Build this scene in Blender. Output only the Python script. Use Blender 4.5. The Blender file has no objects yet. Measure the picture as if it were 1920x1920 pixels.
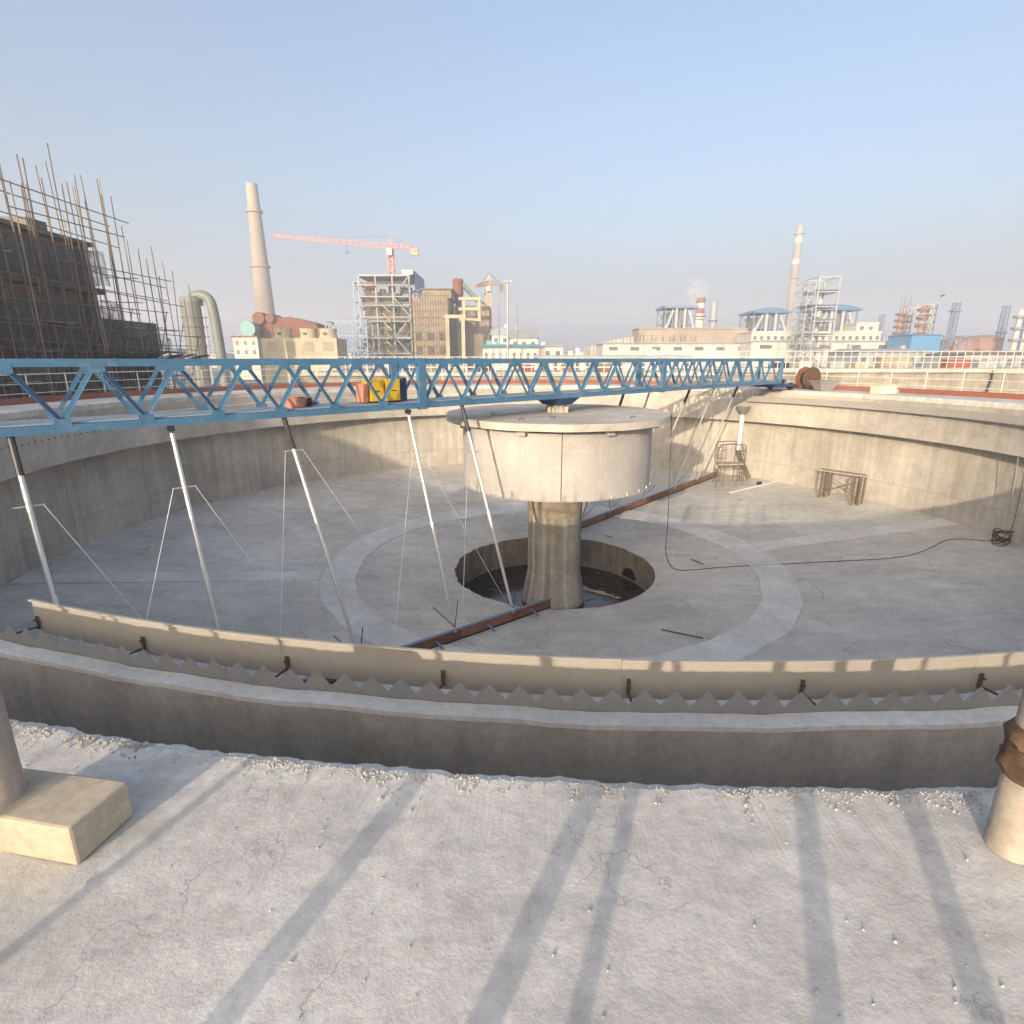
import bpy, math, random
from mathutils import Vector, Matrix
random.seed(7)
S = bpy.context.scene
COL = S.collection
PI = math.pi
rad = math.radians
E = 6.0                                   # eye height above the site ground
F = 1055.0; TH = rad(15.27)               # focal length in photo pixels, camera pitch
CT, ST = math.cos(TH), math.sin(TH)
CX, CY = 1.58, 20.0                       # tank centre
U = Vector((.736, .677, 0)).normalized()  # direction of the rotating bridge
N = Vector((-U.y, U.x, 0))
AZ, EL = rad(22.8), rad(13.0)             # light travels towards AZ (right of +Y), EL below horizon

def at(px, py, Y):
    """point at depth Y seen at photo pixel px, py"""
    u = 960 - py
    fw = F*CT + u*ST; dn = F*ST - u*CT; s = Y/fw
    return Vector(((px-960)*s, Y, E - dn*s))

# ------------------------------------------------------------------ objects
ORG = {}
def tag(o, label=None, cat=None, group=None, kind=None):
    if label: o['label'] = label
    if cat: o['category'] = cat
    if group: o['group'] = group
    if kind: o['kind'] = kind
    return o
def thing(name, label, cat, loc=(0,0,0), group=None):
    o = bpy.data.objects.new(name, None); COL.objects.link(o)
    o.empty_display_size = .3
    o.location = loc; ORG[o.name] = Vector(loc)
    return tag(o, label, cat, group)

class MB:
    def __init__(s): s.v = []; s.f = []
    def quad(s, *p):
        b = len(s.v); s.v += [Vector(q) for q in p]; s.f.append(tuple(range(b, b+len(p))))
        return s
    def hexa(s, c):       # 8 corners: bottom 4 ccw, top 4 ccw
        b = len(s.v); s.v += [Vector(q) for q in c]
        for f in ((3,2,1,0),(4,5,6,7),(0,1,5,4),(1,2,6,5),(2,3,7,6),(3,0,4,7)):
            s.f.append(tuple(b+i for i in f))
        return s
    def box(s, x0, x1, y0, y1, z0, z1):
        return s.hexa([(x0,y0,z0),(x1,y0,z0),(x1,y1,z0),(x0,y1,z0),(x0,y0,z1),(x1,y0,z1),(x1,y1,z1),(x0,y1,z1)])
    def obox(s, c, ax, ay, az):   # centre and three half-extent vectors
        c = Vector(c); ax, ay, az = Vector(ax), Vector(ay), Vector(az)
        return s.hexa([c-ax-ay-az, c+ax-ay-az, c+ax+ay-az, c-ax+ay-az, c-ax-ay+az, c+ax-ay+az, c+ax+ay+az, c-ax+ay+az])
    def bar(s, a, b, w, h, up=(0,0,1)):
        a, b = Vector(a), Vector(b); d = b-a; L = d.length; d.normalize()
        up = Vector(up)
        if abs(d.dot(up)) > .98: up = Vector((0,1,0))
        sd = d.cross(up).normalized(); u2 = sd.cross(d)
        return s.obox((a+b)/2, d*L/2, sd*w/2, u2*h/2)
    def tube(s, a, b, r, r2=None, n=8, cap=True):
        a, b = Vector(a), Vector(b); r2 = r if r2 is None else r2
        d = (b-a).normalized(); up = Vector((0,0,1)) if abs(d.z) < .95 else Vector((0,1,0))
        x = d.cross(up).normalized(); y = d.cross(x)
        k = len(s.v)
        for p, rr in ((a, r), (b, r2)):
            for i in range(n):
                t = 2*PI*i/n; s.v.append(p + x*math.cos(t)*rr + y*math.sin(t)*rr)
        for i in range(n):
            j = (i+1) % n; s.f.append((k+i, k+n+i, k+n+j, k+j))
        if cap:
            s.f.append(tuple(k+i for i in range(n))); s.f.append(tuple(k+n+i for i in reversed(range(n))))
        return s
    def path(s, pts, r, n=6):
        pts = [Vector(p) for p in pts]; k = len(s.v); m = len(pts); px = None
        for q, p in enumerate(pts):
            d = (pts[min(q+1, m-1)] - pts[max(q-1, 0)]).normalized()
            if px is None:
                up = Vector((0,0,1)) if abs(d.z) < .9 else Vector((0,1,0)); px = d.cross(up).normalized()
            px = (px - d*px.dot(d)).normalized(); y = d.cross(px)
            for i in range(n):
                t = 2*PI*i/n; s.v.append(p + px*math.cos(t)*r + y*math.sin(t)*r)
        for q in range(m-1):
            for i in range(n):
                j = (i+1) % n; a = k+q*n
                s.f.append((a+i, a+j, a+n+j, a+n+i))
        s.f.append(tuple(k+i for i in reversed(range(n)))); s.f.append(tuple(k+(m-1)*n+i for i in range(n)))
        return s
    def lathe(s, prof, c=(CX, CY), a0=0., a1=360., n=128, closed=False, jit=None):
        """profile of (r, z); closed joins the last profile point to the first"""
        full = abs(a1-a0) >= 359.9; k = len(s.v); m = len(prof); cols = n if full else n+1
        for i in range(cols):
            a = rad(a0 + (a1-a0)*i/n)
            for q, (r, z) in enumerate(prof):
                dr, dz = jit(q, a) if jit else (0, 0)
                s.v.append(Vector((c[0]+math.cos(a)*(r+dr), c[1]+math.sin(a)*(r+dr), z+dz)))
        for i in range(n):
            j = (i+1) % cols
            for q in range(m if closed else m-1):
                p = (q+1) % m
                s.f.append((k+i*m+q, k+j*m+q, k+j*m+p, k+i*m+p))
        if closed and not full:
            s.f.append(tuple(k+q for q in range(m))); s.f.append(tuple(k+n*m+q for q in reversed(range(m))))
        return s
    def build(s, name, m, parent=None, smooth=False, loc=None):
        me = bpy.data.meshes.new(name)
        o0 = ORG[parent.name] if parent is not None else Vector(loc or (0,0,0))
        me.from_pydata([tuple(v-o0) for v in s.v], [], s.f)
        me.materials.append(m); me.validate(); me.update()
        if smooth:
            me.polygons.foreach_set('use_smooth', [True]*len(me.polygons))
            try: me.set_sharp_from_angle(angle=rad(40))
            except Exception: pass
        o = bpy.data.objects.new(name, me); COL.objects.link(o)
        if parent is not None: o.parent = parent
        elif loc: o.location = loc
        ORG[o.name] = o0
        return o

# ------------------------------------------------------------------ materials
def nodes(name):
    m = bpy.data.materials.new(name); m.use_nodes = True
    nt = m.node_tree; b = nt.nodes['Principled BSDF']
    return m, nt, b
def N_(nt, t, **kw):
    n = nt.nodes.new(t)
    for k, v in kw.items():
        if k.startswith('i_'): n.inputs[k[2:].replace('_', ' ')].default_value = v
        else: setattr(n, k, v)
    return n
def ramp(nt, src, p):
    r = nt.nodes.new('ShaderNodeValToRGB'); e = r.color_ramp.elements
    while len(e) < len(p): e.new(.5)
    for q, (x, c) in zip(e, p):
        q.position = x; q.color = (c, c, c, 1) if not isinstance(c, tuple) else (*c, 1)
    nt.links.new(src, r.inputs[0]); return r
def mul(nt, a, b, f=1.):
    x = N_(nt, 'ShaderNodeMixRGB', blend_type='MULTIPLY'); x.inputs[0].default_value = f
    if isinstance(a, tuple): x.inputs[1].default_value = (*a, 1)
    else: nt.links.new(a, x.inputs[1])
    if isinstance(b, tuple): x.inputs[2].default_value = (*b, 1)
    else: nt.links.new(b, x.inputs[2])
    return x.outputs[0]
def mixc(nt, fac, a, b):
    x = N_(nt, 'ShaderNodeMixRGB')
    nt.links.new(fac, x.inputs[0])
    for i, c in ((1, a), (2, b)):
        if isinstance(c, tuple): x.inputs[i].default_value = (*c, 1)
        else: nt.links.new(c, x.inputs[i])
    return x.outputs[0]
def noise(nt, vec, scale, detail=5, rough=.6):
    n = N_(nt, 'ShaderNodeTexNoise'); n.inputs['Scale'].default_value = scale
    n.inputs['Detail'].default_value = detail; n.inputs['Roughness'].default_value = rough
    if vec is not None: nt.links.new(vec, n.inputs['Vector'])
    return n.outputs['Fac']
def bump(nt, b, h, dist, st=.6):
    n = N_(nt, 'ShaderNodeBump'); n.inputs['Distance'].default_value = dist; n.inputs['Strength'].default_value = st
    nt.links.new(h, n.inputs['Height']); nt.links.new(n.outputs[0], b.inputs['Normal'])
def paint(name, c, rough=.55, metal=0., var=.25, scale=2., dirt=None, dirtamt=.5, fine=25.):
    m, nt, b = nodes(name); tc = N_(nt, 'ShaderNodeTexCoord').outputs['Object']
    r = ramp(nt, noise(nt, tc, scale), [(.3, 1-var), (.7, 1.)])
    col = mul(nt, c, r.outputs[0])
    r2 = ramp(nt, noise(nt, tc, fine, 3), [(.35, 1-var*.6), (.65, 1.)]); col = mul(nt, col, r2.outputs[0])
    if dirt:
        f = ramp(nt, noise(nt, tc, scale*1.7, 6, .7), [(.5, 0.), (.72, dirtamt)])
        col = mixc(nt, f.outputs[0], col, dirt)
    nt.links.new(col, b.inputs['Base Color'])
    b.inputs['Roughness'].default_value = rough; b.inputs['Metallic'].default_value = metal
    return m
def concrete(name, c, cyl=None, streak=.3, stain=.35, joints=(), bumpd=.01, big=.35, boards=0., seg=0.):
    """cast concrete; cyl = centre of a round wall whose formwork runs vertically"""
    m, nt, b = nodes(name)
    tc = N_(nt, 'ShaderNodeTexCoord').outputs['Object']
    sx = N_(nt, 'ShaderNodeSeparateXYZ'); nt.links.new(tc, sx.inputs[0])
    if cyl:
        a = N_(nt, 'ShaderNodeMath', operation='ARCTAN2')
        nt.links.new(sx.outputs[1], a.inputs[0]); nt.links.new(sx.outputs[0], a.inputs[1])
        ar = N_(nt, 'ShaderNodeMath', operation='MULTIPLY'); ar.inputs[1].default_value = cyl
        nt.links.new(a.outputs[0], ar.inputs[0]); along = ar.outputs[0]
    else: along = sx.outputs[0]
    cv = N_(nt, 'ShaderNodeCombineXYZ'); nt.links.new(along, cv.inputs[0]); nt.links.new(sx.outputs[1], cv.inputs[1]) if not cyl else None
    nt.links.new(sx.outputs[2], cv.inputs[2])
    mp = N_(nt, 'ShaderNodeMapping'); mp.inputs['Scale'].default_value = (3., 3., .18)
    nt.links.new(cv.outputs[0], mp.inputs[0])
    col = mul(nt, c, ramp(nt, noise(nt, tc, big), [(.3, .72), (.7, 1.08)]).outputs[0])
    col = mul(nt, col, ramp(nt, noise(nt, tc, 2.2, 8, .7), [(.3, 1-stain), (.65, 1.)]).outputs[0])
    col = mul(nt, col, ramp(nt, noise(nt, tc, 16, 6, .75), [(.3, .82), (.6, 1.05)]).outputs[0])
    if streak: col = mul(nt, col, ramp(nt, noise(nt, mp.outputs[0], 1., 6, .7), [(.35, 1-streak), (.62, 1.)]).outputs[0])
    if boards:
        w = N_(nt, 'ShaderNodeMath', operation='DIVIDE'); w.inputs[1].default_value = boards; nt.links.new(along, w.inputs[0])
        fl = N_(nt, 'ShaderNodeMath', operation='FLOOR'); nt.links.new(w.outputs[0], fl.inputs[0])
        wn = N_(nt, 'ShaderNodeTexWhiteNoise', noise_dimensions='1D'); nt.links.new(fl.outputs[0], wn.inputs['W'])
        col = mul(nt, col, ramp(nt, wn.outputs['Value'], [(0, .68), (1, 1.08)]).outputs[0])
        fr = N_(nt, 'ShaderNodeMath', operation='FRACT'); nt.links.new(w.outputs[0], fr.inputs[0])
        col = mul(nt, col, ramp(nt, fr.outputs[0], [(0, .55), (.07, 1.)]).outputs[0])
    if seg:
        w = N_(nt, 'ShaderNodeMath', operation='DIVIDE'); w.inputs[1].default_value = seg; nt.links.new(along, w.inputs[0])
        fl = N_(nt, 'ShaderNodeMath', operation='FLOOR'); nt.links.new(w.outputs[0], fl.inputs[0])
        wn = N_(nt, 'ShaderNodeTexWhiteNoise', noise_dimensions='1D'); nt.links.new(fl.outputs[0], wn.inputs['W'])
        col = mul(nt, col, ramp(nt, wn.outputs['Value'], [(0, .9), (1, 1.03)]).outputs[0])
    for z in joints:
        wob = noise(nt, tc, .8, 3)
        d = N_(nt, 'ShaderNodeMath', operation='MULTIPLY_ADD'); d.inputs[1].default_value = .12; nt.links.new(wob, d.inputs[0]); nt.links.new(sx.outputs[2], d.inputs[2])
        cmp_ = N_(nt, 'ShaderNodeMath', operation='COMPARE'); cmp_.inputs[1].default_value = z+.06; cmp_.inputs[2].default_value = .022
        nt.links.new(d.outputs[0], cmp_.inputs[0])
        col = mixc(nt, ramp(nt, cmp_.outputs[0], [(0, 0.), (1, .5)]).outputs[0], col, tuple(q*.45 for q in c))
    nt.links.new(col, b.inputs['Base Color']); b.inputs['Roughness'].default_value = .92
    b.inputs['Specular IOR Level'].default_value = .2
    bump(nt, b, noise(nt, tc, 14, 8, .75), bumpd)
    return m

C_WALL = (.60, .555, .48)
m_wall = concrete('tank wall concrete', C_WALL, cyl=17.7, joints=(.22,), streak=.24, stain=.2, seg=2.4)
m_laund = concrete('launder concrete', (.60, .55, .48), cyl=17., streak=.15, stain=.25, seg=3.2)
m_floor = concrete('screeded floor concrete', (.64, .61, .555), streak=0, stain=.2, big=.22, bumpd=.008)
def extra_floor(m, rings=(), spokes=0, spots=.5, sc=1.1):
    nt = m.node_tree; b = nt.nodes['Principled BSDF']; old = b.inputs['Base Color'].links[0].from_socket
    tc = N_(nt, 'ShaderNodeTexCoord').outputs['Object']; sx = N_(nt, 'ShaderNodeSeparateXYZ'); nt.links.new(tc, sx.inputs[0])
    col = old
    wv = N_(nt, 'ShaderNodeMapping'); wv.inputs['Scale'].default_value = (1., 3.2, 1.); nt.links.new(tc, wv.inputs[0])
    col = mul(nt, col, ramp(nt, noise(nt, wv.outputs[0], sc*.5, 7, .62), [(.36, .88), (.5, 1.), (.66, 1.05)]).outputs[0])       # tide marks of drying slurry
    vo = N_(nt, 'ShaderNodeTexVoronoi'); vo.inputs['Scale'].default_value = sc*1.3; nt.links.new(tc, vo.inputs['Vector'])
    nd = N_(nt, 'ShaderNodeMath', operation='MULTIPLY_ADD'); nd.inputs[1].default_value = .35; nt.links.new(noise(nt, tc, sc*9, 4), nd.inputs[0]); nt.links.new(vo.outputs['Distance'], nd.inputs[2])
    col = mul(nt, col, ramp(nt, nd.outputs[0], [(.20, .55), (.27, 1.)]).outputs[0], spots)
    if spokes:
        a = N_(nt, 'ShaderNodeMath', operation='ARCTAN2'); nt.links.new(sx.outputs[1], a.inputs[0]); nt.links.new(sx.outputs[0], a.inputs[1])
        k = N_(nt, 'ShaderNodeMath', operation='MULTIPLY'); k.inputs[1].default_value = spokes/(2*PI); nt.links.new(a.outputs[0], k.inputs[0])
        f = N_(nt, 'ShaderNodeMath', operation='PINGPONG'); f.inputs[1].default_value = .5; nt.links.new(k.outputs[0], f.inputs[0])
        col = mul(nt, col, ramp(nt, f.outputs[0], [(.001, .7), (.0035, 1.)]).outputs[0])
    cr_ = N_(nt, 'ShaderNodeTexVoronoi', feature='DISTANCE_TO_EDGE'); cr_.inputs['Scale'].default_value = sc*.45
    ad = N_(nt, 'ShaderNodeVectorMath', operation='MULTIPLY_ADD'); ad.inputs[1].default_value = (.9, .9, .9)
    nz = N_(nt, 'ShaderNodeTexNoise'); nz.inputs['Scale'].default_value = sc*1.4; nz.inputs['Detail'].default_value = 6; nt.links.new(tc, nz.inputs['Vector'])
    nt.links.new(nz.outputs['Color'], ad.inputs[0]); nt.links.new(tc, ad.inputs[2]); nt.links.new(ad.outputs[0], cr_.inputs['Vector'])
    ck = ramp(nt, cr_.outputs['Distance'], [(.003, .62), (.010, 1.)])
    ms = ramp(nt, noise(nt, tc, sc*.5, 2), [(.52, 0.), (.58, .8)]); cm = mul(nt, col, ck.outputs[0]); col = mixc(nt, ms.outputs[0], col, cm)
    nt.links.new(col, b.inputs['Base Color'])
extra_floor(m_floor, spokes=16, spots=.4, sc=1.)
m_ring = concrete('fresh screed strip', (.71, .69, .65), streak=0, stain=.18, bumpd=.006)
m_deck = concrete('rough deck concrete', (.68, .655, .615), streak=0, stain=.28, bumpd=.012, big=.6)
extra_floor(m_deck, spots=.5, sc=3.)
m_rub = concrete('mortar crumbs', (.55, .53, .49), streak=0, stain=.2, bumpd=.01)
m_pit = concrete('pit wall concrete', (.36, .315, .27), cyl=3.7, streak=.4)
m_col = concrete('board marked column', (.62, .575, .50), cyl=.98, streak=.3, boards=.16)
m_colY = concrete('sunlit column head', (.50, .43, .32), cyl=.98, streak=.15)  # warm sunlight on the upper shaft is put into this yellow base colour
m_slab = concrete('slab concrete', (.62, .575, .51), streak=0, stain=.28)
m_wallb = concrete('basin wall concrete', (.47, .43, .36), streak=.2, joints=(3.9, 4.55), seg=4.)
m_ground = concrete('site ground', (.28, .25, .21), streak=0, big=.05, stain=.4)
m_skirt = concrete('skirt grey paint', (.55, .515, .49), cyl=3.3, streak=.09, stain=.06, big=.3, bumpd=.0)
m_blue = paint('blue truss paint', (.07, .205, .36), .55, 0, .28, 1.2, (.22, .24, .25), .5)
m_blued = paint('blue dark paint', (.02, .07, .20), .4, 0, .2)
m_lblue = paint('dusty walkway plate', (.30, .38, .45), .6, .1, .2, 1.5, (.42, .41, .38), .6)
m_brk = paint('rusty bracket', (.13, .09, .07), .8, .2, .3, 20.)
m_galv = paint('galvanised tube', (.72, .72, .70), .34, .55, .1, 3.)
m_dark = paint('dark steel', (.06, .06, .065), .5, .3, .3)
m_rail = paint('white rail paint', (.74, .73, .70), .4, .15, .1)
m_weir = paint('grey weir plate', (.29, .285, .28), .5, .3, .12, 1.)
m_baf = paint('baffle plate', (.40, .37, .33), .5, .1, .1, 1., (.3, .26, .22), .3)
m_rust = paint('rust steel', (.27, .11, .055), .85, 0, .4, 3.)
m_orange = paint('orange primer', (.36, .17, .085), .75, 0, .4, 2., (.16, .10, .075), .7)
m_red = paint('red oxide', (.34, .115, .075), .8, 0, .3, .6)
m_yel = paint('yellow paint', (.74, .48, .03), .4, 0, .12)
m_peach = paint('faded red plastic', (.62, .27, .19), .5, 0, .15)
m_cream = concrete('cream rendered wall', (.62, .55, .38), streak=.25, stain=.2, big=.1, bumpd=.0)
m_white = concrete('white rendered wall', (.74, .70, .62), streak=.22, stain=.14, big=.08, bumpd=.0)
m_tan = concrete('tan wall', (.50, .42, .325), streak=.25, stain=.2, big=.08, bumpd=.0)
m_steel = paint('silver frame paint', (.22, .23, .25), .5, .2, .12, .3)
m_wsteel = paint('white frame paint', (.42, .43, .44), .5, .1, .1, .3)
m_bsteel = paint('blue grey frame', (.20, .26, .36), .5, .2, .15, .3)
m_chim = concrete('chimney concrete', (.37, .315, .255), streak=.1, stain=.15, big=.04, bumpd=.0)
m_boil = paint('boiler casing', (.15, .15, .10), .8, 0, .5, .25, (.28, .16, .09), .7, 2.)
m_dgreen = paint('dark green cladding', (.07, .10, .08), .7, 0, .3, .3)
m_stair = paint('yellow green stair', (.42, .40, .12), .6, 0, .2)
m_roofb = paint('blue sheet roof', (.08, .20, .34), .5, 0, .2, .2)
m_bbuild = paint('blue cladding', (.10, .28, .52), .5, 0, .15, .2)
m_brown = paint('lagged brown column', (.42, .26, .18), .8, 0, .35, .3, (.6, .5, .38), .5)
m_btank = paint('brown tank', (.34, .20, .15), .8, 0, .2, .2)
m_pink = paint('crane red', (.66, .21, .15), .5, 0, .1)
m_craneo = paint('crane orange', (.72, .36, .16), .5, 0, .1)
m_glass = paint('dark window', (.15, .16, .17), .25, 0, .2)
m_brick = paint('brown brick', (.34, .19, .145), .9, 0, .35, .4, (.1, .085, .07), .7, 4.)
m_bldg = concrete('grey rendered frame', (.28, .26, .235), streak=.3, stain=.4)
m_net = paint('dark net', (.12, .12, .108), .9, 0, .5, 1.)
nt = m_net.node_tree; tr_ = nt.nodes.new('ShaderNodeBsdfTransparent'); mx_ = nt.nodes.new('ShaderNodeMixShader')
tc_ = nt.nodes.new('ShaderNodeTexCoord')
nt.links.new(ramp(nt, noise(nt, tc_.outputs['Object'], 1.1, 6, .7), [(.40, .75), (.62, .15)]).outputs[0], mx_.inputs[0])
nt.links.new(nt.nodes['Principled BSDF'].outputs[0], mx_.inputs[1]); nt.links.new(tr_.outputs[0], mx_.inputs[2])
nt.links.new(mx_.outputs[0], nt.nodes['Material Output'].inputs[0])
m_pole = paint('rusty scaffold tube', (.22, .17, .125), .7, .2, .3)
m_polel = paint('bamboo tube', (.45, .37, .25), .7, 0, .3)
m_scaf = concrete('scaffolded concrete', (.50, .41, .29), streak=.3, stain=.45, big=.3)
m_scrub = paint('grey green vessel', (.21, .22, .195), .6, .1, .15, .3)
m_teal = paint('teal casing', (.16, .36, .38), .5, 0, .15)
m_shed = paint('pale green sheet', (.50, .56, .53), .6, 0, .1, .2)
m_gshed = paint('grey sheet', (.36, .37, .36), .6, 0, .1, .2)
m_black = paint('black rubber', (.018, .018, .02), .6, 0, .2)
m_hose = paint('worn hose', (.07, .065, .06), .7, 0, .3)
m_sheet = paint('milky plastic', (.50, .54, .56), .35, 0, .2, 6.)
m_gbag = paint('grey tub', (.30, .28, .27), .8, 0, .1)
m_wood = paint('sandy timber', (.56, .48, .37), .85, 0, .3, 4., (.35, .29, .22), .5)
m_post = concrete('post concrete', (.60, .53, .44), streak=.2, stain=.35)
m_plast = paint('off white box', (.78, .72, .52), .7, 0, .1)
m_clamp = paint('brown rag', (.17, .10, .065), .95, 0, .6, 14.)
def water_mat():
    m, nt, b = nodes('dark pit water'); tc = N_(nt, 'ShaderNodeTexCoord').outputs['Object']
    f = ramp(nt, noise(nt, tc, 2.2, 6, .65), [(.56, 0.), (.64, .9)])
    gx = N_(nt, 'ShaderNodeTexCoord')
    c = mixc(nt, f.outputs[0], (.030, .022, .017), (.075, .06, .045))
    nt.links.new(c, b.inputs['Base Color'])
    r = ramp(nt, f.outputs[0], [(0, .12), (1, .7)]); nt.links.new(r.outputs[0], b.inputs['Roughness'])
    bump(nt, b, noise(nt, tc, 9, 3), .01, .3); return m
m_water = water_mat()
m_foam = paint('yellow foam scum', (.62, .50, .28), .8, 0, .4, 5.)

# ------------------------------------------------------------------ ground
g = MB()
g.lathe([(18.6, 0), (25, 0), (60, 0), (160, 0), (500, 0), (1400, 0)], n=96)
tag(g.build('ground', m_ground), kind='structure')

# ------------------------------------------------------------------ the tank
C0 = Vector((CX, CY, 0))
DECK = 4.30; RD = 18.05; RO = 20.85
LT = 3.82; LB = 2.55; RL0, RL1 = 16.90, 17.03; RW = 17.75
FZ = lambda r: -1.63 + (r-3.73)*.0595
tank = thing('settling_tank', 'huge empty round concrete settling tank with an overhanging launder trough', 'tank', C0)
MB().lathe([(RW, FZ(RW)-.3), (RW, LB)], n=192).build('wall', m_wall, tank, True)
def lj(q, a):
    return (0, .006*math.sin(a*97)+.005*math.sin(a*41+2)) if q in (1, 2) else (0, 0)
MB().lathe([(RL0, LB), (RL0, LT), (RL1, LT), (RL1, LB+.22), (RD+.1, LB+.22), (RD+.1, LB)], n=256, closed=True, jit=lj).build('launder', m_laund, tank)
MB().lathe([(RL0-.004, LT-.02), (RL0-.004, LT+.008), (RL1+.006, LT+.010), (RL1+.006, LT-.025)], n=720, jit=lambda q, a: (.004*math.sin(a*311)+.003*math.sin(a*171), .006*math.sin(a*97)+.005*math.sin(a*41+2)) if q else (0, .006*math.sin(a*97))).build('coping', m_ring, tank)
MB().lathe([(RD, LB+.1), (RD, DECK-.22)], n=192).build('launder_back_wall', m_laund, tank, True)
rnd = random.Random(3)
ph = [rnd.uniform(0, 6.28) for _ in range(8)]
def pitj(q, a):
    e = .035*math.sin(a*7+ph[0]) + .03*math.sin(a*17+ph[1]) + .02*math.sin(a*41+ph[2]) if 150 < math.degrees(a) % 360 < 300 or math.degrees(a) % 360 < 150 else 0
    return (e*.8 if q == 0 else 0, 0)
MB().lathe([(3.73, FZ(3.73)), (7.2, FZ(7.2)), (8.4, FZ(8.4)), (12.5, FZ(12.5)), (RW, FZ(RW))], n=192, jit=pitj).build('floor', m_floor, tank, True)
MB().lathe([(7.2, FZ(7.2)+.004), (7.22, FZ(7.2)+.035), (8.38, FZ(8.4)+.035), (8.4, FZ(8.4)+.004)], n=192,
    jit=lambda q, a: (.025*math.sin(a*23)+.02*math.sin(a*9+1), 0)).build('raised_ring', m_ring, tank)
for a in (190.6, 10.8):
    d = Vector((math.cos(rad(a)), math.sin(rad(a)), 0)); sd = Vector((-d.y, d.x, 0)); b = MB()
    for i in range(20):
        r0 = 8.42+(RW-8.5)*i/20; r1 = 8.42+(RW-8.5)*(i+1)/20
        w0 = .42+.03*math.sin(i*1.7); w1 = .42+.03*math.sin((i+1)*1.7)
        p = [C0+d*r0-sd*w0+Vector((0,0,FZ(r0)+.03)), C0+d*r1-sd*w1+Vector((0,0,FZ(r1)+.03)), C0+d*r1+sd*w1+Vector((0,0,FZ(r1)+.03)), C0+d*r0+sd*w0+Vector((0,0,FZ(r0)+.03))]
        b.quad(*p)
        for q in ((0, 1), (2, 3)):
            x, y = p[q[0]], p[q[1]]; b.quad(x, x-Vector((0,0,.05)), y-Vector((0,0,.05)), y)
    b.build('raised_strip', m_ring, tank)
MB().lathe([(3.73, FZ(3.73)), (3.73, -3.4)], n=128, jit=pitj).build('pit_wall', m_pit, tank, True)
# opening in the pit wall
a = rad(28); pd = Vector((math.cos(a), math.sin(a), 0)); sd = Vector((-pd.y, pd.x, 0)); b = MB()
pc = C0+pd*3.69+Vector((0,0,-2.75)); pts = []
for i in range(17):
    t = PI*i/16; pts.append(pc+sd*math.cos(t)*.42+Vector((0,0,math.sin(t)*.42)))
b.quad(*pts); b.quad(*[q-pd*.05 for q in pts])
for i in range(16): b.quad(pts[i], pts[i+1], pts[i+1]-pd*.05, pts[i]-pd*.05)
b.build('pipe_opening', m_black, tank)
# anchor holes along the bare launder face on the left
b = MB()
for i in range(60):
    a = rad(140 + i*1.05); p = C0+Vector((math.cos(a), math.sin(a), 0))*(RL0-.001)+Vector((0,0,3.42+rnd.uniform(-.02,.02)))
    d = Vector((math.cos(a), math.sin(a), 0)); b.tube(p-d*.012, p+d*.02, .028, n=8)
tag(b.build('anchor_holes', m_dark, tank), kind='stuff')
w = MB()
w.lathe([(.2, -2.87), (3.72, -2.87)], n=64)
tag(w.build('water', m_water, loc=(CX, CY, -2.87)), kind='structure')
b = MB()
for i in range(46):
    t = i/45; p = C0 + Vector((1.15+1.35*t, 1.0-1.05*t, -2.862)) + Vector((rnd.uniform(-.12,.12), rnd.uniform(-.2,.2)*(1-t*.6), 0))
    r = rnd.uniform(.05, .17)*(1-.5*t); q = []
    for k in range(9): q.append(p+Vector((math.cos(k*.698)*r*rnd.uniform(.8,1.5), math.sin(k*.698)*r*rnd.uniform(.5,.9), rnd.uniform(0,.006)+i*.0002)))
    b.quad(*q)
tag(b.build('scum', m_foam), 'pale yellow foam scum floating on the dark pit water', 'scum', kind='stuff')

from mathutils import noise as mn
def dkj(q, a):
    if q not in (1, 2): return (0, 0)
    e = mn.noise(Vector((a*70, .3, 0)))*.022 + mn.noise(Vector((a*310, 1.7, 0)))*.014 + mn.noise(Vector((a*1100, 3.1, q*.2)))*.008
    return (e, .008*mn.noise(Vector((a*260, 5.5, 0))))
b = MB()
b.lathe([(RD, DECK-.22), (RD, DECK-.02), (RD+.05, DECK), (RD+.5, DECK), (RO, DECK), (RO, DECK-.25), (RD, DECK-.22)], n=5760, jit=dkj)
b.lathe([(20.3, DECK-.25), (20.3, 0)], n=128)
tag(b.build('walkway', m_deck, loc=C0), kind='structure')
# mortar crumbs along the inner edge of the near walkway
b = MB(); cr = random.Random(11)
for i in range(5000):
    a = rad(-112 + 34*cr.random()); r = RD+.04+abs(cr.gauss(0, .05))+(cr.random() < .12)*cr.random()*.9; s = cr.uniform(.002, .008)*(1.6 if cr.random() < .06 else 1)
    clump = math.sin(a*160)+math.sin(a*63+1)
    if clump < -.2 and cr.random() < .75: continue
    c = C0+Vector((math.cos(a)*r, math.sin(a)*r, DECK+s*.3)); k = len(b.v)
    for d in ((1,0,0),(-1,0,0),(0,1,0),(0,-1,0),(0,0,1),(0,0,-1)):
        b.v.append(c+Vector(d)*s*cr.uniform(.6, 1.3))
    for f in ((0,2,4),(2,1,4),(1,3,4),(3,0,4),(2,0,5),(1,2,5),(3,1,5),(0,3,5)): b.f.append(tuple(k+q for q in f))
tag(b.build('rubble', m_rub), 'pale mortar crumbs scattered along the near walkway edge', 'rubble', kind='stuff')
# red kickboard
b = MB().lathe([(20.5, DECK+.002), (20.5, DECK+.24), (20.54, DECK+.24), (20.54, DECK+.002)], a0=-75, a1=255, n=192, closed=True)
tag(b.build('kickboard', m_red, loc=C0), 'red oxide kickboard running round the outer walkway edge', 'kickboard')

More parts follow.
